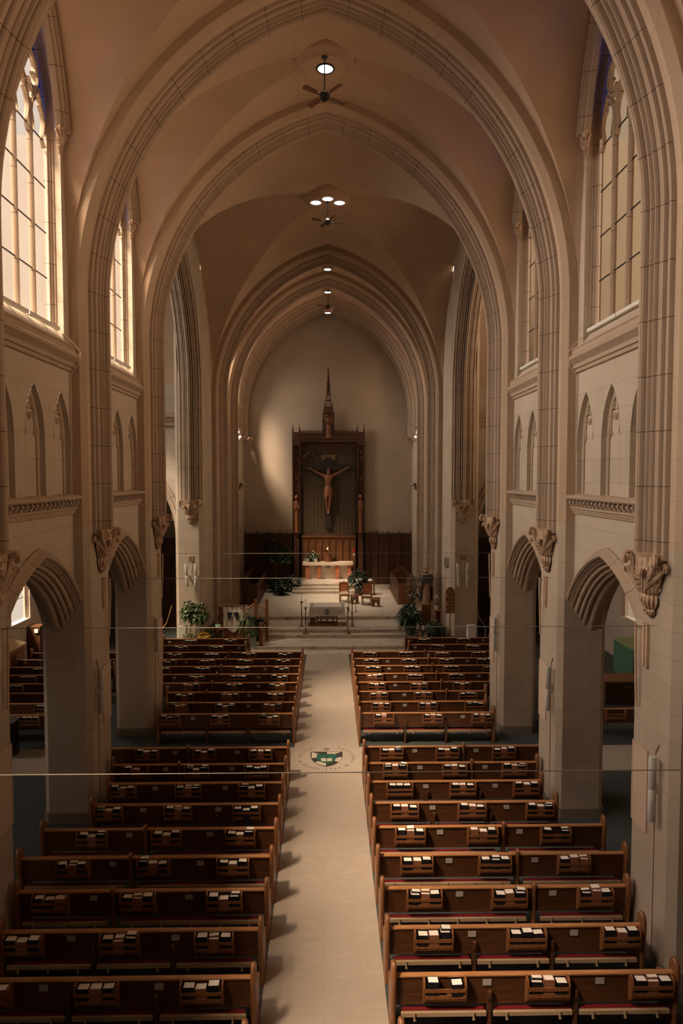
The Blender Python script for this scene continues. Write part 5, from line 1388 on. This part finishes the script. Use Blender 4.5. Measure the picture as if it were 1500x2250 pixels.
hb.build('cornice', REREW, t)
vl = MB()
for i in range(9):
    cx = -1.6+i*.4; dz = .22*(abs(cx)/1.6)**2
    vl.tube([(cx+.15*math.cos(a), -.03, z(9.88)-dz+.16*math.sin(a)) for a in frange(0, 2*PI, 12)], .022, 5)
    for k in range(4): vl.tube([(cx, -.03, z(9.88)-dz), (cx+.13*math.cos(k*PI/2+.78), -.03, z(9.88)-dz+.13*math.sin(k*PI/2+.78))], .014, 4)
    vl.tube([(cx+.2*math.cos(a), -.02, z(9.62)-dz*1.9+.11*math.sin(a)) for a in frange(PI, 2*PI, 8)], .022, 5)
    vl.ball(cx-.2, -.03, z(9.60)-dz*1.9, .04, .03, .05, 6, 5)
for s in (-1, 1): vl.tube([(s*1.84, -.02, z(8.9)), (s*1.6, -.02, z(9.2)), (s*1.2, -.02, z(9.42))], .03, 5)
for i in range(19):
    cx = -1.71+i*.19; dz = .22*(abs(cx)/1.6)**2
    vl.tube([(cx-.09,-.03,z(10.08)), (cx,-.03,z(9.74)-dz), (cx+.09,-.03,z(10.08))], .014, 4)
    vl.tube([(cx+.055*math.cos(a), -.035, z(9.70)-dz*1.2+.055*math.sin(a)) for a in frange(0, 2*PI, 8)], .012, 4)
for i in range(8): vl.ball(-1.4+i*.4, -.05, z(9.9)-.22*(abs(-1.4+i*.4)/1.6)**2, .05, .03, .05, 6, 5)
vl.build('valance_tracery', DARKW, t, smooth=True)
mb = MB(); mb.box(-.46, .02, z(8.95), .46, .06, z(9.28)); mb.build('plaque', flat('dull_gold_plaque', (.15,.09,.03), .5), t)
gd = MB()
for x, zz in ((-.8,8.0+.15),(.82,8.15),(-1.25,7.45),(1.2,7.4),(.43,7.45),(-.83,6.75),(.8,6.75),(-1.22,6.0),(-.42,6.0),(.42,6.0),(1.24,6.0),(-.83,5.15),(.82,5.2)):
    gd.box(x-.015, .09, zz-.09, x+.015, .115, zz+.09); gd.ball(x, .10, zz+.03, .04, .015, .03, 6, 4)
gd.build('gilded_marks', flat('worn_gold', (.30,.20,.08), .4, metal=.5), t)
cn = MB()
for s in (-1, 1):
    for xx, yy in ((.36, -.12), (.28, -.30), (.36, .1)): cn.box(s*xx-.03, yy-.03, z(10.7), s*xx+.03, yy+.03, z(12.0)); cn.add([(s*xx-.03,yy-.03,z(12)),(s*xx+.03,yy-.03,z(12)),(s*xx+.03,yy+.03,z(12)),(s*xx-.03,yy+.03,z(12)),(s*xx,yy,z(12.3))], [(0,1,4),(1,2,4),(2,3,4),(3,0,4)])
    for k in range(4): cn.tube([(s*.36, -.10, z(10.8+.3*k)), (s*.28, -.28, z(10.95+.3*k)), (s*.36, -.10, z(11.1+.3*k))], .016, 4)
cn.box(-.36, .02, z(10.3), .36, .1, z(12.0)); cn.box(-.30, -.30, z(11.95), .30, .1, z(12.4)); cn.tube([(-.26,-.31,z(11.6)), (-.2,-.32,z(11.85)), (0,-.33,z(12.02)), (.2,-.32,z(11.85)), (.26,-.31,z(11.6))], .03, 6)
for sx in (-1, 1):
    for sy in (-.28, .06): cn.add([(sx*.26-.03,sy-.03,z(12.4)),(sx*.26+.03,sy-.03,z(12.4)),(sx*.26+.03,sy+.03,z(12.4)),(sx*.26-.03,sy+.03,z(12.4)),(sx*.26,sy,z(12.85))], [(0,1,4),(1,2,4),(2,3,4),(3,0,4)])
cn.build('canopy', DARKW, t)
spm = MB(); 
for k in range(8):
    a = k*PI/4; spm.tube([(.19*math.cos(a), -.1+.19*math.sin(a), z(12.4)), (.10*math.cos(a), -.1+.10*math.sin(a), z(13.4)), (.012*math.cos(a), -.1+.012*math.sin(a), z(14.7))], [.02,.018,.014], 5)
for zz, rr in ((12.8,.18),(13.2,.135),(13.55,.105),(13.9,.078),(14.25,.05),(14.6,.03)):
    spm.lathe([(rr,-.03),(rr+.025,0),(rr,.03)], 0, -.1, z(zz), 10)
    for k in range(4): spm.ball((rr+.045)*math.cos(k*PI/2+.78), -.1+(rr+.045)*math.sin(k*PI/2+.78), z(zz)+.03, .028, .028, .03, 6, 4)
spm.tube([(0,-.1,z(13.3)), (0,-.1,z(15.0))], [.07,.012], 6); spm.box(-.07, -.115, z(14.83), .07, -.085, z(14.88)); spm.ball(0, -.1, z(14.92), .03)
spm.build('spire', DARKW, t)
for nm, lab, x, y, zz, h, seed in (('carved_figure', 'small robed wooden figure with halo under the central spire', .03, 44.93, 10.36, 1.55, 1), ('carved_figure', 'slim robed wooden figure in the reredos post, fig-tree side', -2.085, 44.94, 4.17, 2.45, 2), ('carved_figure', 'slim robed wooden figure in the reredos post, statue side', 2.145, 44.94, 4.17, 2.5, 3)):
    tt = thing(nm, lab, 'statue', (x, y, zz), 0, None)
    mb = MB(); draped(mb, h, .19 if seed == 1 else .155, .10, folds=7+seed, arms='fold'); mb.build('figure', CARVEDF, tt, smooth=True)
    if seed == 1: hb2 = MB(); hb2.tube([(.14*math.cos(a), .03, h*.935+.14*math.sin(a)) for a in frange(0, 2*PI, 18)], .014, 6); hb2.build('halo', BRASS, tt)

# ------------------------------------------------------------------ crucifix
t = thing('crucifix', 'large crucifix on the reredos: carved brown figure with outstretched arms on dark cross', 'crucifix', (.01, 44.95, 6.9)); q = lambda v: v-6.9
mb = MB(); mb.box(-.20, .05, q(4.45), .20, .19, q(9.1)); mb.box(-1.62, .045, q(8.28), 1.62, .185, q(8.62)); mb.build('cross', flat('near_black_wood', (.020,.014,.012), .5), t)
import bmesh
verts = [((0,-.06,q(6.95)),.175),((0,-.08,q(7.25)),.15),((0,-.10,q(7.55)),.19),((0,-.09,q(7.80)),.175),((.0,-.10,q(7.98)),.075),((.03,-.16,q(8.14)),.105),((.035,-.17,q(8.27)),.10),
 ((.24,-.06,q(7.88)),.085),((.60,-.03,q(8.06)),.066),((.72,-.02,q(8.10)),.056),((1.10,-.01,q(8.32)),.040),((1.20,-.01,q(8.38)),.042),
 ((-.24,-.06,q(7.88)),.085),((-.60,-.03,q(8.05)),.066),((-.72,-.02,q(8.09)),.056),((-1.10,-.01,q(8.31)),.040),((-1.20,-.01,q(8.37)),.042),
 ((.11,-.07,q(6.78)),.135),((.12,-.16,q(6.30)),.095),((.10,-.15,q(6.18)),.078),((.08,-.10,q(5.95)),.082),((.04,-.06,q(5.60)),.048),((.03,-.12,q(5.47)),.046),((.03,-.20,q(5.40)),.035),
 ((-.11,-.07,q(6.78)),.135),((-.13,-.12,q(6.30)),.095),((-.11,-.12,q(6.18)),.078),((-.09,-.07,q(5.95)),.082),((-.03,-.05,q(5.62)),.048),((-.02,-.10,q(5.50)),.046),((-.01,-.16,q(5.42)),.035)]
edges = [(0,1),(1,2),(2,3),(3,4),(4,5),(5,6),(3,7),(7,8),(8,9),(9,10),(10,11),(3,12),(12,13),(13,14),(14,15),(15,16),(0,17),(17,18),(18,19),(19,20),(20,21),(21,22),(22,23),(0,24),(24,25),(25,26),(26,27),(27,28),(28,29),(29,30)]
for sg, w_ in ((1, 11), (-1, 16)):
    bx, bz = verts[w_][0][0], verts[w_][0][2]
    for k, (dx, dz) in enumerate(((.13,.085),(.155,.06),(.16,.025),(.14,-.01),(.05,.10))):
        i = len(verts); verts.append(((bx+sg*dx*.5, -.03, bz+dz*.55), .018)); verts.append(((bx+sg*dx, -.06, bz+dz), .014)); edges += [(w_, i), (i, i+1)]
me = bpy.data.meshes.new('corpus'); me.from_pydata([v for v, r in verts], edges, []); o = bpy.data.objects.new('corpus', me); COL.objects.link(o)
md = o.modifiers.new('skin', 'SKIN'); md.use_smooth_shade = True
for i, (v, r) in enumerate(verts):
    sv = me.skin_vertices[0].data[i]; k = 1.0; k = 1.22 if i in (0,1,2,3,17,24) else 1.12; sv.radius = (r*k, r*.85 if i in (0,1,2,3) else r*1.08); sv.use_root = (i == 0)
sb = o.modifiers.new('sub', 'SUBSURF'); sb.levels = 2; sb.render_levels = 2
dg = bpy.context.evaluated_depsgraph_get(); m2 = bpy.data.meshes.new_from_object(o.evaluated_get(dg)); bpy.data.objects.remove(o)
m2.materials.clear(); m2.materials.append(CARVEDF); m2.polygons.foreach_set('use_smooth', [True]*len(m2.polygons))
inst('body', m2, t)
mb = MB(); mb.lathe([(.27,6.52),(.285,6.62),(.275,6.75),(.27,6.88),(.25,7.0),(.235,7.12),(.20,7.20)], 0, -.08, -6.9, 48, 1, .74, fn=lambda a, zz: 1+.05*math.cos(11*a+zz*20)+.03*math.cos(5*a-zz*33)); mb.tube([(.20,-.15,q(7.1)), (.26,-.14,q(6.95)), (.24,-.14,q(6.6)), (.25,-.13,q(6.4))], [.05,.055,.045,.02], 8)
mb.build('loincloth', CARVEDF, t, smooth=True)
mb = MB(); mb.ball(.032, -.145, q(8.27), .112, .105, .118, 12, 8); mb.tube([(-.06,-.12,q(8.2)), (-.09,-.08,q(8.0))], [.05,.02], 6); mb.tube([(.12,-.12,q(8.2)), (.14,-.08,q(8.02))], [.05,.02], 6); mb.build('hair', flat('dark_carved_hair', (.12,.05,.02), .6, noise=.3, scale=40), t, smooth=True)
mb = MB(); mb.cbox(.032, -.262, q(8.215), .024, .03, .045); mb.cbox(.032, -.25, q(8.165), .045, .015, .010); mb.build('face_features', CARVEDF, t)

# ------------------------------------------------------------------ ambo corner (banner side)
t = thing('ambo', 'carved wooden reading platform enclosure behind the white banner', 'ambo', (-4.35, 31.35, .0))
mb = MB(); mb.box(-.40, -.15, .30, .75, -.05, .95); mb.box(-.45, -.2, .88, .8, 0, .95); mb.box(-.5, -.2, 0.0, .9, .6, .30); mb.build('front_panel', MIDW, t)
for x, y, h in ((-.62,.15,1.75),(1.0,.35,2.05),(1.52,.30,2.05)):
    m2 = MB(); m2.box(x-.07, y-.07, 0, x+.07, y+.07, h); m2.box(x-.09, y-.09, h-.05, x+.09, y+.09, h+.04); m2.build('post', MIDW, t)
m2 = MB(); m2.tube([(-.62,.15,1.70), (-.3,.25,1.62), (.5,.3,1.62), (1.0,.35,1.92)], .055, 8); m2.tube([(1.0,.35,1.85), (1.25,.33,1.72), (1.52,.30,1.75)], .035, 6); m2.build('rail', OAKL, t)
m2 = MB(); 
for k in range(7): m2.tube([(1.08+.07*k, .32, .3), (1.08+.07*k, .32, 1.72)], .014, 6)
m2.build('balusters', MIDW, t)
m2 = MB(); m2.tube([(-.62,.12,1.62), (-.56,.05,1.45), (-.66,.03,1.25), (-.58,.08,1.05), (-.62,.1,.95)], [.09,.11,.10,.09,.06], 8); m2.ball(-.58, .0, 1.5, .07, .07, .09, 8, 6); m2.build('carving', CARVEDF, t, smooth=True)
t = thing('banner', 'cream banner lettered VERITAS with two black triangles, hanging on the ambo', 'banner', (-4.33, 31.12, .0))
bw = .435; bn = MB(); rows = []
for v in [i/16 for i in range(17)]:
    row = []
    for u in [i/24 for i in range(25)]:
        x = -bw+2*bw*u; low = .98-.32*(1-abs(x)/bw); zz = lerp(1.93, low, v); row.append((x, -.015*math.sin(u*23)*(.2+v)-.02*v, zz))
    rows.append(row)
bn.grid(rows); bn.build('cloth', flat('cream_banner', (.60,.54,.44), .9, noise=.05, scale=6), t, smooth=True)
mb = MB(); mb.tube([(-.52,-.02,1.95), (.52,-.02,1.95)], .018, 8); mb.tube([(0,.0,1.95), (0,.05,1.1)], .015, 6); mb.build('crossbar', MIDW, t)
mb = MB()
for k in range(4): x = -.30+.2*k; mb.box(x-.045, -.045, 1.86, x+.045, -.035, 1.92)
mb.build('loops', flat('dark_red_wood', (.16,.04,.02), .6), t)
mb = MB(); mb.prism([(-.27,1.62),(-.008,1.62),(-.18,1.20),(-.245,1.40)], lambda u, v, w_: (u, w_, v), -.062, -.056); mb.prism([(.008,1.62),(.27,1.62),(.245,1.40),(.18,1.20)], lambda u, v, w_: (u, w_, v), -.062, -.056); mb.build('black_triangle', flat('navy_black_felt', (.008,.010,.022), .9), t)
v, f = text_mb('V E R I T A S', .095); mb = MB(); mb.add([(p.x*.92, -.068, p.y+.955) for p in v], f); mb.build('lettering', BLACK, t)
for x, lab in ((-.62+.14, 'white candle on the ambo rail, pier side of the banner'), (.60, 'white candle on the ambo rail, altar side of the banner')):
    tt = thing('candle', lab, 'candle', (-4.35+x, 31.42, 1.52)); mb = MB(); mb.tube([(0,0,.03), (0,0,.38)], .024, 10); mb.build('wax', CLOTH, tt, smooth=True); mb = MB(); mb.lathe([(.001,-.02),(.06,-.02),(.07,.02),(.02,.05)], n=12); mb.build('holder', BRASS, tt, smooth=True)
t = thing('book_pedestal', 'red-brown column pedestal with sloping top beside the banner', 'pedestal', (-5.08, 30.85, .0))
mb = MB(); mb.box(-.16, -.14, 0, .16, .14, .07); mb.lathe([(.001,.07),(.12,.07),(.13,.12),(.10,.16),(.10,.82),(.14,.88),(.001,.90)], n=12); mb.build('column', REDM, t)
mb = MB(); mb.cbox(0, 0, .96, .52, .36, .035, Matrix.Rotation(math.radians(24), 3, 'X')); mb.build('sloping_top', MIDW, t)
tt = thing('book', 'green ribboned book lying on the pedestal beside the banner', 'book', (-5.08, 30.83, 1.00)); tt.rotation_euler = (math.radians(24), 0, 0)
mb = MB(); mb.box(-.20, -.13, 0, .20, .15, .05); mb.build('cover', flat('green_book', (.13,.27,.17), .6), tt); mb = MB(); mb.box(.02, -.135, .05, .045, .155, .054); mb.box(-.20, .0, .05, .20, .018, .054); mb.build('ribbon', CLOTH, tt)
t = thing('newel_post', 'short square brown post at the step edge below the ambo', 'post', (-3.02, 30.72, .165)); mb = MB(); mb.box(-.08, -.06, 0, .08, .06, 1.05); mb.box(-.10, -.08, 0, .10, .08, .06); mb.build('shaft', MIDW, t)

LEAFM = flat('mid_green_leaf', (.09,.14,.055), .4, noise=.5, scale=5)
plant('potted_tree', 'bright umbrella plant with two stems in front of the banner-side crossing pier', (-5.92, 29.95, 0), .2, .34, POTG, [('foliage', lf(210, (-.14,0,1.95), (.34,.26,.38), .24, .12, seed=41, droop=.9), LEAFM), ('side_foliage', lf(190, (.28,0,1.78), (.30,.26,.46), .24, .12, seed=42, droop=.9), LEAFM)], stems=[([(-.05,0,.3), (-.16,0,.9), (-.12,0,1.8)], .016), ([(.04,0,.3), (.10,0,.9), (.2,0,1.5)], .016)])
plant('potted_plant', 'low pale variegated plant at the foot of the umbrella plant', (-6.0, 29.62, 0), .2, .42, POTG, [('foliage', lf(170, (0,0,.72), (.32,.24,.28), .2, .075, seed=43), LEAFP)])
plant('potted_plant', 'pot of yellow flowers behind the front pew, beside the pedestal', (-5.42, 29.75, 0), .16, .42, POTG, [('foliage', lf(90, (0,0,.66), .24, .16, .06, seed=44), LEAF), ('yellow_petals', lf(120, (0,0,.86), (.27,.18,.14), .10, .075, seed=45), PETALY)])
plant('potted_plant', 'dark leafy plant behind the yellow flowers against the pier', (-5.12, 30.2, 0), .2, .35, POTD, [('foliage', lf(150, (0,0,.85), (.32,.25,.42), .22, .07, seed=46), LEAFD)])
plant('hanging_plant', 'spider plant with long pale arching leaves beside the banner', (-3.72, 31.1, 1.05), .13, .2, POTD, [('foliage', sp(110, (0,0,.2), .75, .028, seed=47, droop=1.7, lean=1.0), flat('pale_spider_leaf', (.20,.22,.10), .6)), ('dark_foliage', sp(60, (.15,0,.25), .7, .03, seed=48, droop=1.0, lean=.9), LEAFD)])
t = thing('plant_stand', 'slim dark stand under the spider plant beside the banner', 'stand', (-3.72, 31.1, .165)); mb = MB(); mb.tube([(0,0,0), (0,0,.87)], .03, 8); mb.lathe([(.001,.85),(.15,.85),(.15,.885),(.001,.885)], n=14); mb.lathe([(.001,0),(.14,0),(.14,.03),(.001,.05)], n=14); mb.build('pole', DARKW, t)
plant('potted_plant', 'dark grassy plant behind the rail next to the spider plant', (-3.22, 31.65, .165), .16, .9, POTD, [('foliage', sp(140, (0,0,.8), .9, .035, seed=49, droop=.9, lean=.8), LEAFD)])
plant('potted_plant', 'bushy plant in round pale-green pot on the lowest step', (-3.42, 30.66, .165), .20, .42, POTG, [('foliage', lf(130, (0,0,.66), (.26,.2,.3), .16, .06, seed=50), LEAF)])

# air purifiers
for s, lab in ((-1, 'white air purifier on the floor beside umbrella plant'), (1, 'white air purifier on the floor beside hymn board pier, statue side')):
    t = thing('air_purifier', lab, 'air purifier', (s*6.40, 30.0, 0)); mb = MB()
    pts = [(-.16,-.13),(.16,-.13),(.19,-.09),(.19,.12),(-.19,.12),(-.19,-.09)]; mb.prism(pts, lambda u, v, w_: (u, v, w_), 0, 1.22); mb.build('cabinet', WHITE, t)
    mb = MB(); mb.box(-.15, -.09, 1.22, .15, .09, 1.245); [mb.box(-.13+.06*k, -.07, 1.245, -.10+.06*k, .07, 1.26) for k in range(5)]; mb.build('top_grille', SPK, t)
    mb = MB(); mb.box(-.04, -.134, .50, .04, -.13, .512); mb.build('badge', BLACK, t)

# ------------------------------------------------------------------ statue corner
t = thing('saint_statue', 'tall robed saint statue with dark cape and pale robe on wooden pedestal', 'statue', (4.78, 32.9, 1.63))
mb = MB(); draped(mb, 1.78, .27, .19, folds=8, arms='down'); mb.build('robe', flat('statue_cream', (.50,.33,.20), .6, noise=.15, scale=6), t, smooth=True)
mb = MB(); rows = []
for zz, r, a0 in ((1.56,.34,.0),(1.50,.62,.0),(1.44,1.12,.0),(1.36,1.30,.0),(1.20,1.36,.0),(1.06,1.38,.02),(1.04,1.36,.55),(.9,1.25,.75),(.5,1.18,.95),(.15,1.12,1.05)):
    aa = frange(-PI/2+a0, 1.5*PI-a0, 30); rows.append([(.27*r*math.cos(a)*(1+.05*math.cos(9*a)), .19*r*math.sin(a)*(1+.05*math.cos(9*a))+.01, zz) for a in aa])
mb.grid(rows); mb.build('cape', flat('statue_dark_cape', (.055,.05,.045), .6), t, smooth=True)
mb = MB(); mb.ball(0, .045, 1.69, .10, .085, .105, 12, 8); mb.tube([(.10*math.cos(a), .01+.11*math.sin(a), 1.735+.02*math.sin(4*a)) for a in frange(0, 2*PI, 14)], .015, 5); mb.build('hair', flat('statue_hair', (.08,.045,.03), .6), t, smooth=True)
mb = MB(); mb.tube([(.1,-.18,.90), (.16,-.22,.6), (.12,-.24,.25), (.10,-.22,.08)], .02, 6); mb.build('rosary', BRONZE, t)
t = thing('pedestal', 'plain brown wooden pedestal under the saint statue', 'pedestal', (4.78, 32.9, .495)); mb = MB(); mb.box(-.22, -.22, 0, .22, .22, 1.09); mb.box(-.26, -.26, 0, .26, .26, .07); mb.box(-.25, -.25, 1.09, .25, .25, 1.135); mb.build('block', MIDW, t)
plant('potted_tree', 'blossoming bush with small white flowers beside the saint statue', (4.15, 33.1, .495), .22, .6, POTD, [('foliage', lf(160, (.05,0,1.85), (.36,.3,.75), .14, .06, seed=61), LEAFD), ('white_petals', lf(170, (.05,-.05,1.95), (.38,.3,.75), .07, .05, seed=62, shell=.8), PETALW)], stems=[([(0,0,.5), (.05,0,1.5), (.0,0,2.3)], .022)])
LEAFG = flat('deep_green_leaf', (.02,.055,.035), .45, noise=.4, scale=4)
plant('potted_plant', 'broad dark leafy plant in dark green pot at the foot of the blossoming bush', (3.92, 32.05, .33), .24, .55, flat('dark_green_glaze', (.03,.06,.05), .4), [('foliage', lf(260, (0,0,.98), (.45,.4,.42), .34, .12, seed=63, droop=.9), LEAFG)])
t = thing('plant_stand', 'narrow wooden lattice stand holding the small white pot by the statue', 'stand', (5.22, 32.0, .165))
mb = MB(); mb.box(-.17, -.14, 1.33, .17, .14, 1.37); mb.box(-.15, -.12, 0, .15, .12, .04); mb.build('shelf', OAKL, t)
mb = MB(); [mb.box(sx*.12-.018, sy*.10-.018, .04, sx*.12+.018, sy*.10+.018, 1.33) for sx in (-1,1) for sy in (-1,1)]; mb.tube([(-.12,-.12,.55), (.12,-.12,.85)], .016, 5); mb.tube([(.12,-.12,.55), (-.12,-.12,.85)], .016, 5); mb.build('lattice', OAKL, t)
mb = MB(); mb.box(-.11, -.08, .06, .11, .09, 1.3); mb.build('red_panel', flat('dark_red_panel', (.08,.01,.01), .6), t)
plant('potted_plant', 'white orchid in small white pot on the lattice stand', (5.17, 32.0, 1.535), .085, .2, POTW, [('foliage', sp(14, (0,0,.18), .25, .05, seed=64), LEAFD), ('white_petals', lf(22, (-.04,-.02,.62), .09, .10, .08, seed=65), PETALW)], stems=[([(0,0,.18), (.02,0,.45), (-.03,0,.62)], .008)])
mb = MB(); mb.lathe([(.001,0),(.045,0),(.05,.10),(.02,.14),(.018,.18),(.001,.18)], n=12); o = mb.build('jar', REDUP, smooth=True, loc=(5.33, 32.02, 1.535)); tag(o, 'little reddish jar next to the orchid pot', 'jar')
t = thing('candle_table', 'small ornate openwork table with a glass candle, just behind the front pews', 'table', (4.30, 30.35, .0))
mb = MB(); mb.box(-.22, -.16, .92, .22, .16, .96); mb.build('table_top', DARKW, t)
mb = MB(); [mb.box(sx*.17-.022, -.14, 0, sx*.17+.022, -.10, .92) for sx in (-1,1)]; [mb.box(sx*.17-.022, .10, 0, sx*.17+.022, .14, .92) for sx in (-1,1)]
for zz in (.25, .55): mb.tube([(-.17,-.12,zz-.14), (0,-.12,zz), (.17,-.12,zz-.14)], .018, 5); mb.tube([(-.17,-.12,zz+.14), (0,-.12,zz), (.17,-.12,zz+.14)], .018, 5); mb.tube([(.06*math.cos(a), -.12, zz+.06*math.sin(a)) for a in frange(0, 2*PI, 10)], .014, 5)
mb.build('openwork', OAKL, t)
mb = MB(); mb.lathe([(.001,0),(.05,0),(.055,.16),(.03,.17),(.001,.16)], n=14); o = mb.build('glass_candle', WHITE, smooth=True, loc=(4.30, 30.33, .96)); tag(o, 'short white glass candle on the small openwork table', 'candle')
plant('potted_plant', 'wide dark fern spreading over the step beside hymn board', (4.86, 30.95, .165), .22, .35, POTG, [('foliage', lf(240, (0,0,.65), (.45,.35,.35), .34, .09, seed=66, droop=1.1), LEAFG), ('top_foliage', sp(30, (0,0,.6), .6, .06, seed=67), LEAFG)])
t = thing('hymn_board', 'arched wooden hymn board on a pole with white characters along one edge', 'hymn board', (5.48, 30.2, 0))
mb = MB(); pts = [(-.21,1.72),(.21,1.72),(.21,2.62)]+[(.21*math.cos(a), 2.62+.28*math.sin(a)) for a in frange(0, PI, 12)][1:-1]+[(-.21,2.62)]; mb.prism(pts, lambda u, v, w_: (u, w_, v), -.02, .02); mb.build('board', flat('hymn_board_wood', (.22,.10,.035), .5, noise=.15, scale=5), t)
mb = MB(); [mb.box(-.205, -.035, zz, .205, -.02, zz+.02) for zz in (1.80,1.96,2.09,2.22,2.42)]; mb.build('slats', OAKL, t)
mb = MB(); mb.tube([(0,0,.04), (0,0,1.72)], .028, 8); mb.lathe([(.001,0),(.2,0),(.2,.03),(.001,.05)], n=14); mb.build('pole', MIDW, t)
mb = MB()
for ch, zz in (('8', 2.52), ('G', 2.19), ('3', 2.06), ('9', 1.90)):
    v, f = text_mb(ch, .15); n = len(mb.v); mb.v += [(p.x-.165, -.038, p.y+zz) for p in v]; mb.f += [tuple(k+n for k in g) for g in f]
mb.build('numerals', PAGES, t)
t = thing('wall_loudspeaker', 'small boxy white loudspeaker on the crossing pier above the saint statue', 'speaker', (5.46, 31.2, 3.75)); mb = MB(); mb.box(-.14, -.14, .0, .14, .1, .36); mb.build('cabinet', SPK, t); mb = MB(); mb.ball(0, -.04, -.07, .10, .09, .07, 12, 8); mb.build('bracket', SPK, t)
mb = MB(); mb.tube([(5.40, 30.97, .5), (5.40, 30.97, 3.7)], .018, 6); tag(mb.build('conduit', PANEL), 'pale vertical pipe running down from the boxy loudspeaker', 'pipe')

# ------------------------------------------------------------------ things in the side blocks
t = thing('wooden_cabinet', 'wooden cabinet with sloping top painted as sunlit beyond the side-block pews', 'cabinet', (-11.95, 26.0, 0)); mb = MB(); mb.box(-.45, -.55, 0, .05, .75, 1.25); mb.build('body', MIDW, t)
mb = MB(); mb.prism([(-.50,1.44),(-.50,1.48),(.12,1.30),(.12,1.25)], lambda u, v, w_: (u, w_, v), -.6, .8); mb.build('sloping_top', flat('oak_painted_sunlit', (.50,.33,.17), .5), t)  # top painted paler to stand for sunlight on it
t = thing('tall_cabinet', 'narrow dark upright cabinet with small pale lamp against the outer wall', 'cabinet', (-12.05, 28.6, 0)); mb = MB(); mb.box(-.4, -.3, 0, .1, .3, 1.6); mb.build('body', DARKW, t); mb = MB(); mb.box(-.1, -.36, 1.35, .05, -.30, 1.5); mb.build('lamp', CLOTH, t)
t = thing('small_table', 'dark small table beyond the first pier, banner side', 'table', (-9.15, 18.95, 0)); mb = MB(); mb.box(-.5, -.3, .98, .5, .3, 1.02); mb.build('table_top', BLACK, t); mb = MB(); mb.box(-.42, -.25, 0, .42, .25, .98); mb.build('cabinet', BLACK, t)
t = thing('pump_bottle', 'green-white pump bottle on the dark small table', 'bottle', (-8.95, 18.85, 1.02)); mb = MB(); mb.lathe([(.001,0),(.06,0),(.065,.02),(.065,.17),(.03,.21),(.02,.22),(.001,.22)], n=14); mb.build('body', flat('pale_green_plastic', (.22,.28,.22), .4), t, smooth=True); mb = MB(); mb.tube([(0,0,.22), (0,0,.30), (.0,-.06,.30)], .012, 6); mb.build('pump', WHITE, t)
mb = MB(); mb.box(-.14, -.10, 0, .14, .10, .02); o = mb.build('papers', PAGES, loc=(-9.2, 18.8, 1.02)); o.rotation_euler = (0, 0, .5); tag(o, 'loose papers on the dark small table', 'paper')
t = thing('covered_piano', 'upright instrument draped in green cloth in the transept, statue side', 'piano', (11.72, 25.0, 0)); mb = MB(); mb.box(-.68, -.85, .35, .68, .85, 1.58); mb.build('cover', GREENC, t)
mb = MB(); mb.box(-.72, -.9, 1.58, .72, .9, 1.62); mb.build('cover_top', flat('green_cloth_lit_top', (.26,.30,.14), .85), t)  # same green cloth, painted paler where light falls on the top
mb = MB(); mb.box(-.60, -.75, 0, .60, .75, .35); mb.build('body', BLACK, t)
mb = MB(); mb.box(-.55, -.95, .95, .6, -.86, 1.0); [mb.box(-.5+.14*k, -.93, 1.0, -.47+.14*k, -.90, 1.32) for k in range(8)]; mb.build('keys', WHITE, t)
t = thing('desk', 'brown wooden desk in front of the green-draped instrument', 'desk', (10.25, 23.35, 0)); mb = MB(); mb.box(-.75, -.5, .76, .6, .5, .82); mb.build('desk_top', MIDW, t); mb = MB(); mb.box(-.7, -.45, 0, .55, .45, .76); mb.build('body', DARKW, t); mb = MB(); mb.box(-.05, -.47, .60, .12, -.45, .62); mb.build('handle', BRASS, t)
t = thing('stair_rail', 'thin brass handrail by the side chapel step, banner side', 'handrail', (-7.25, 31.0, 0)); mb = MB(); mb.tube([(-.3,0,0), (-.3,0,.9), (-.1,0,1.15), (.15,0,1.95)], .02, 8); mb.build('rail', BRASS, t)
t = thing('stair_rail', 'thin white handrail by the side chapel step, statue side', 'handrail', (7.2, 31.0, 0)); mb = MB(); mb.tube([(.05,0,0), (.05,0,.95), (-.25,0,1.35), (-.3,0,1.7)], .016, 8); mb.build('rail', SPK, t)
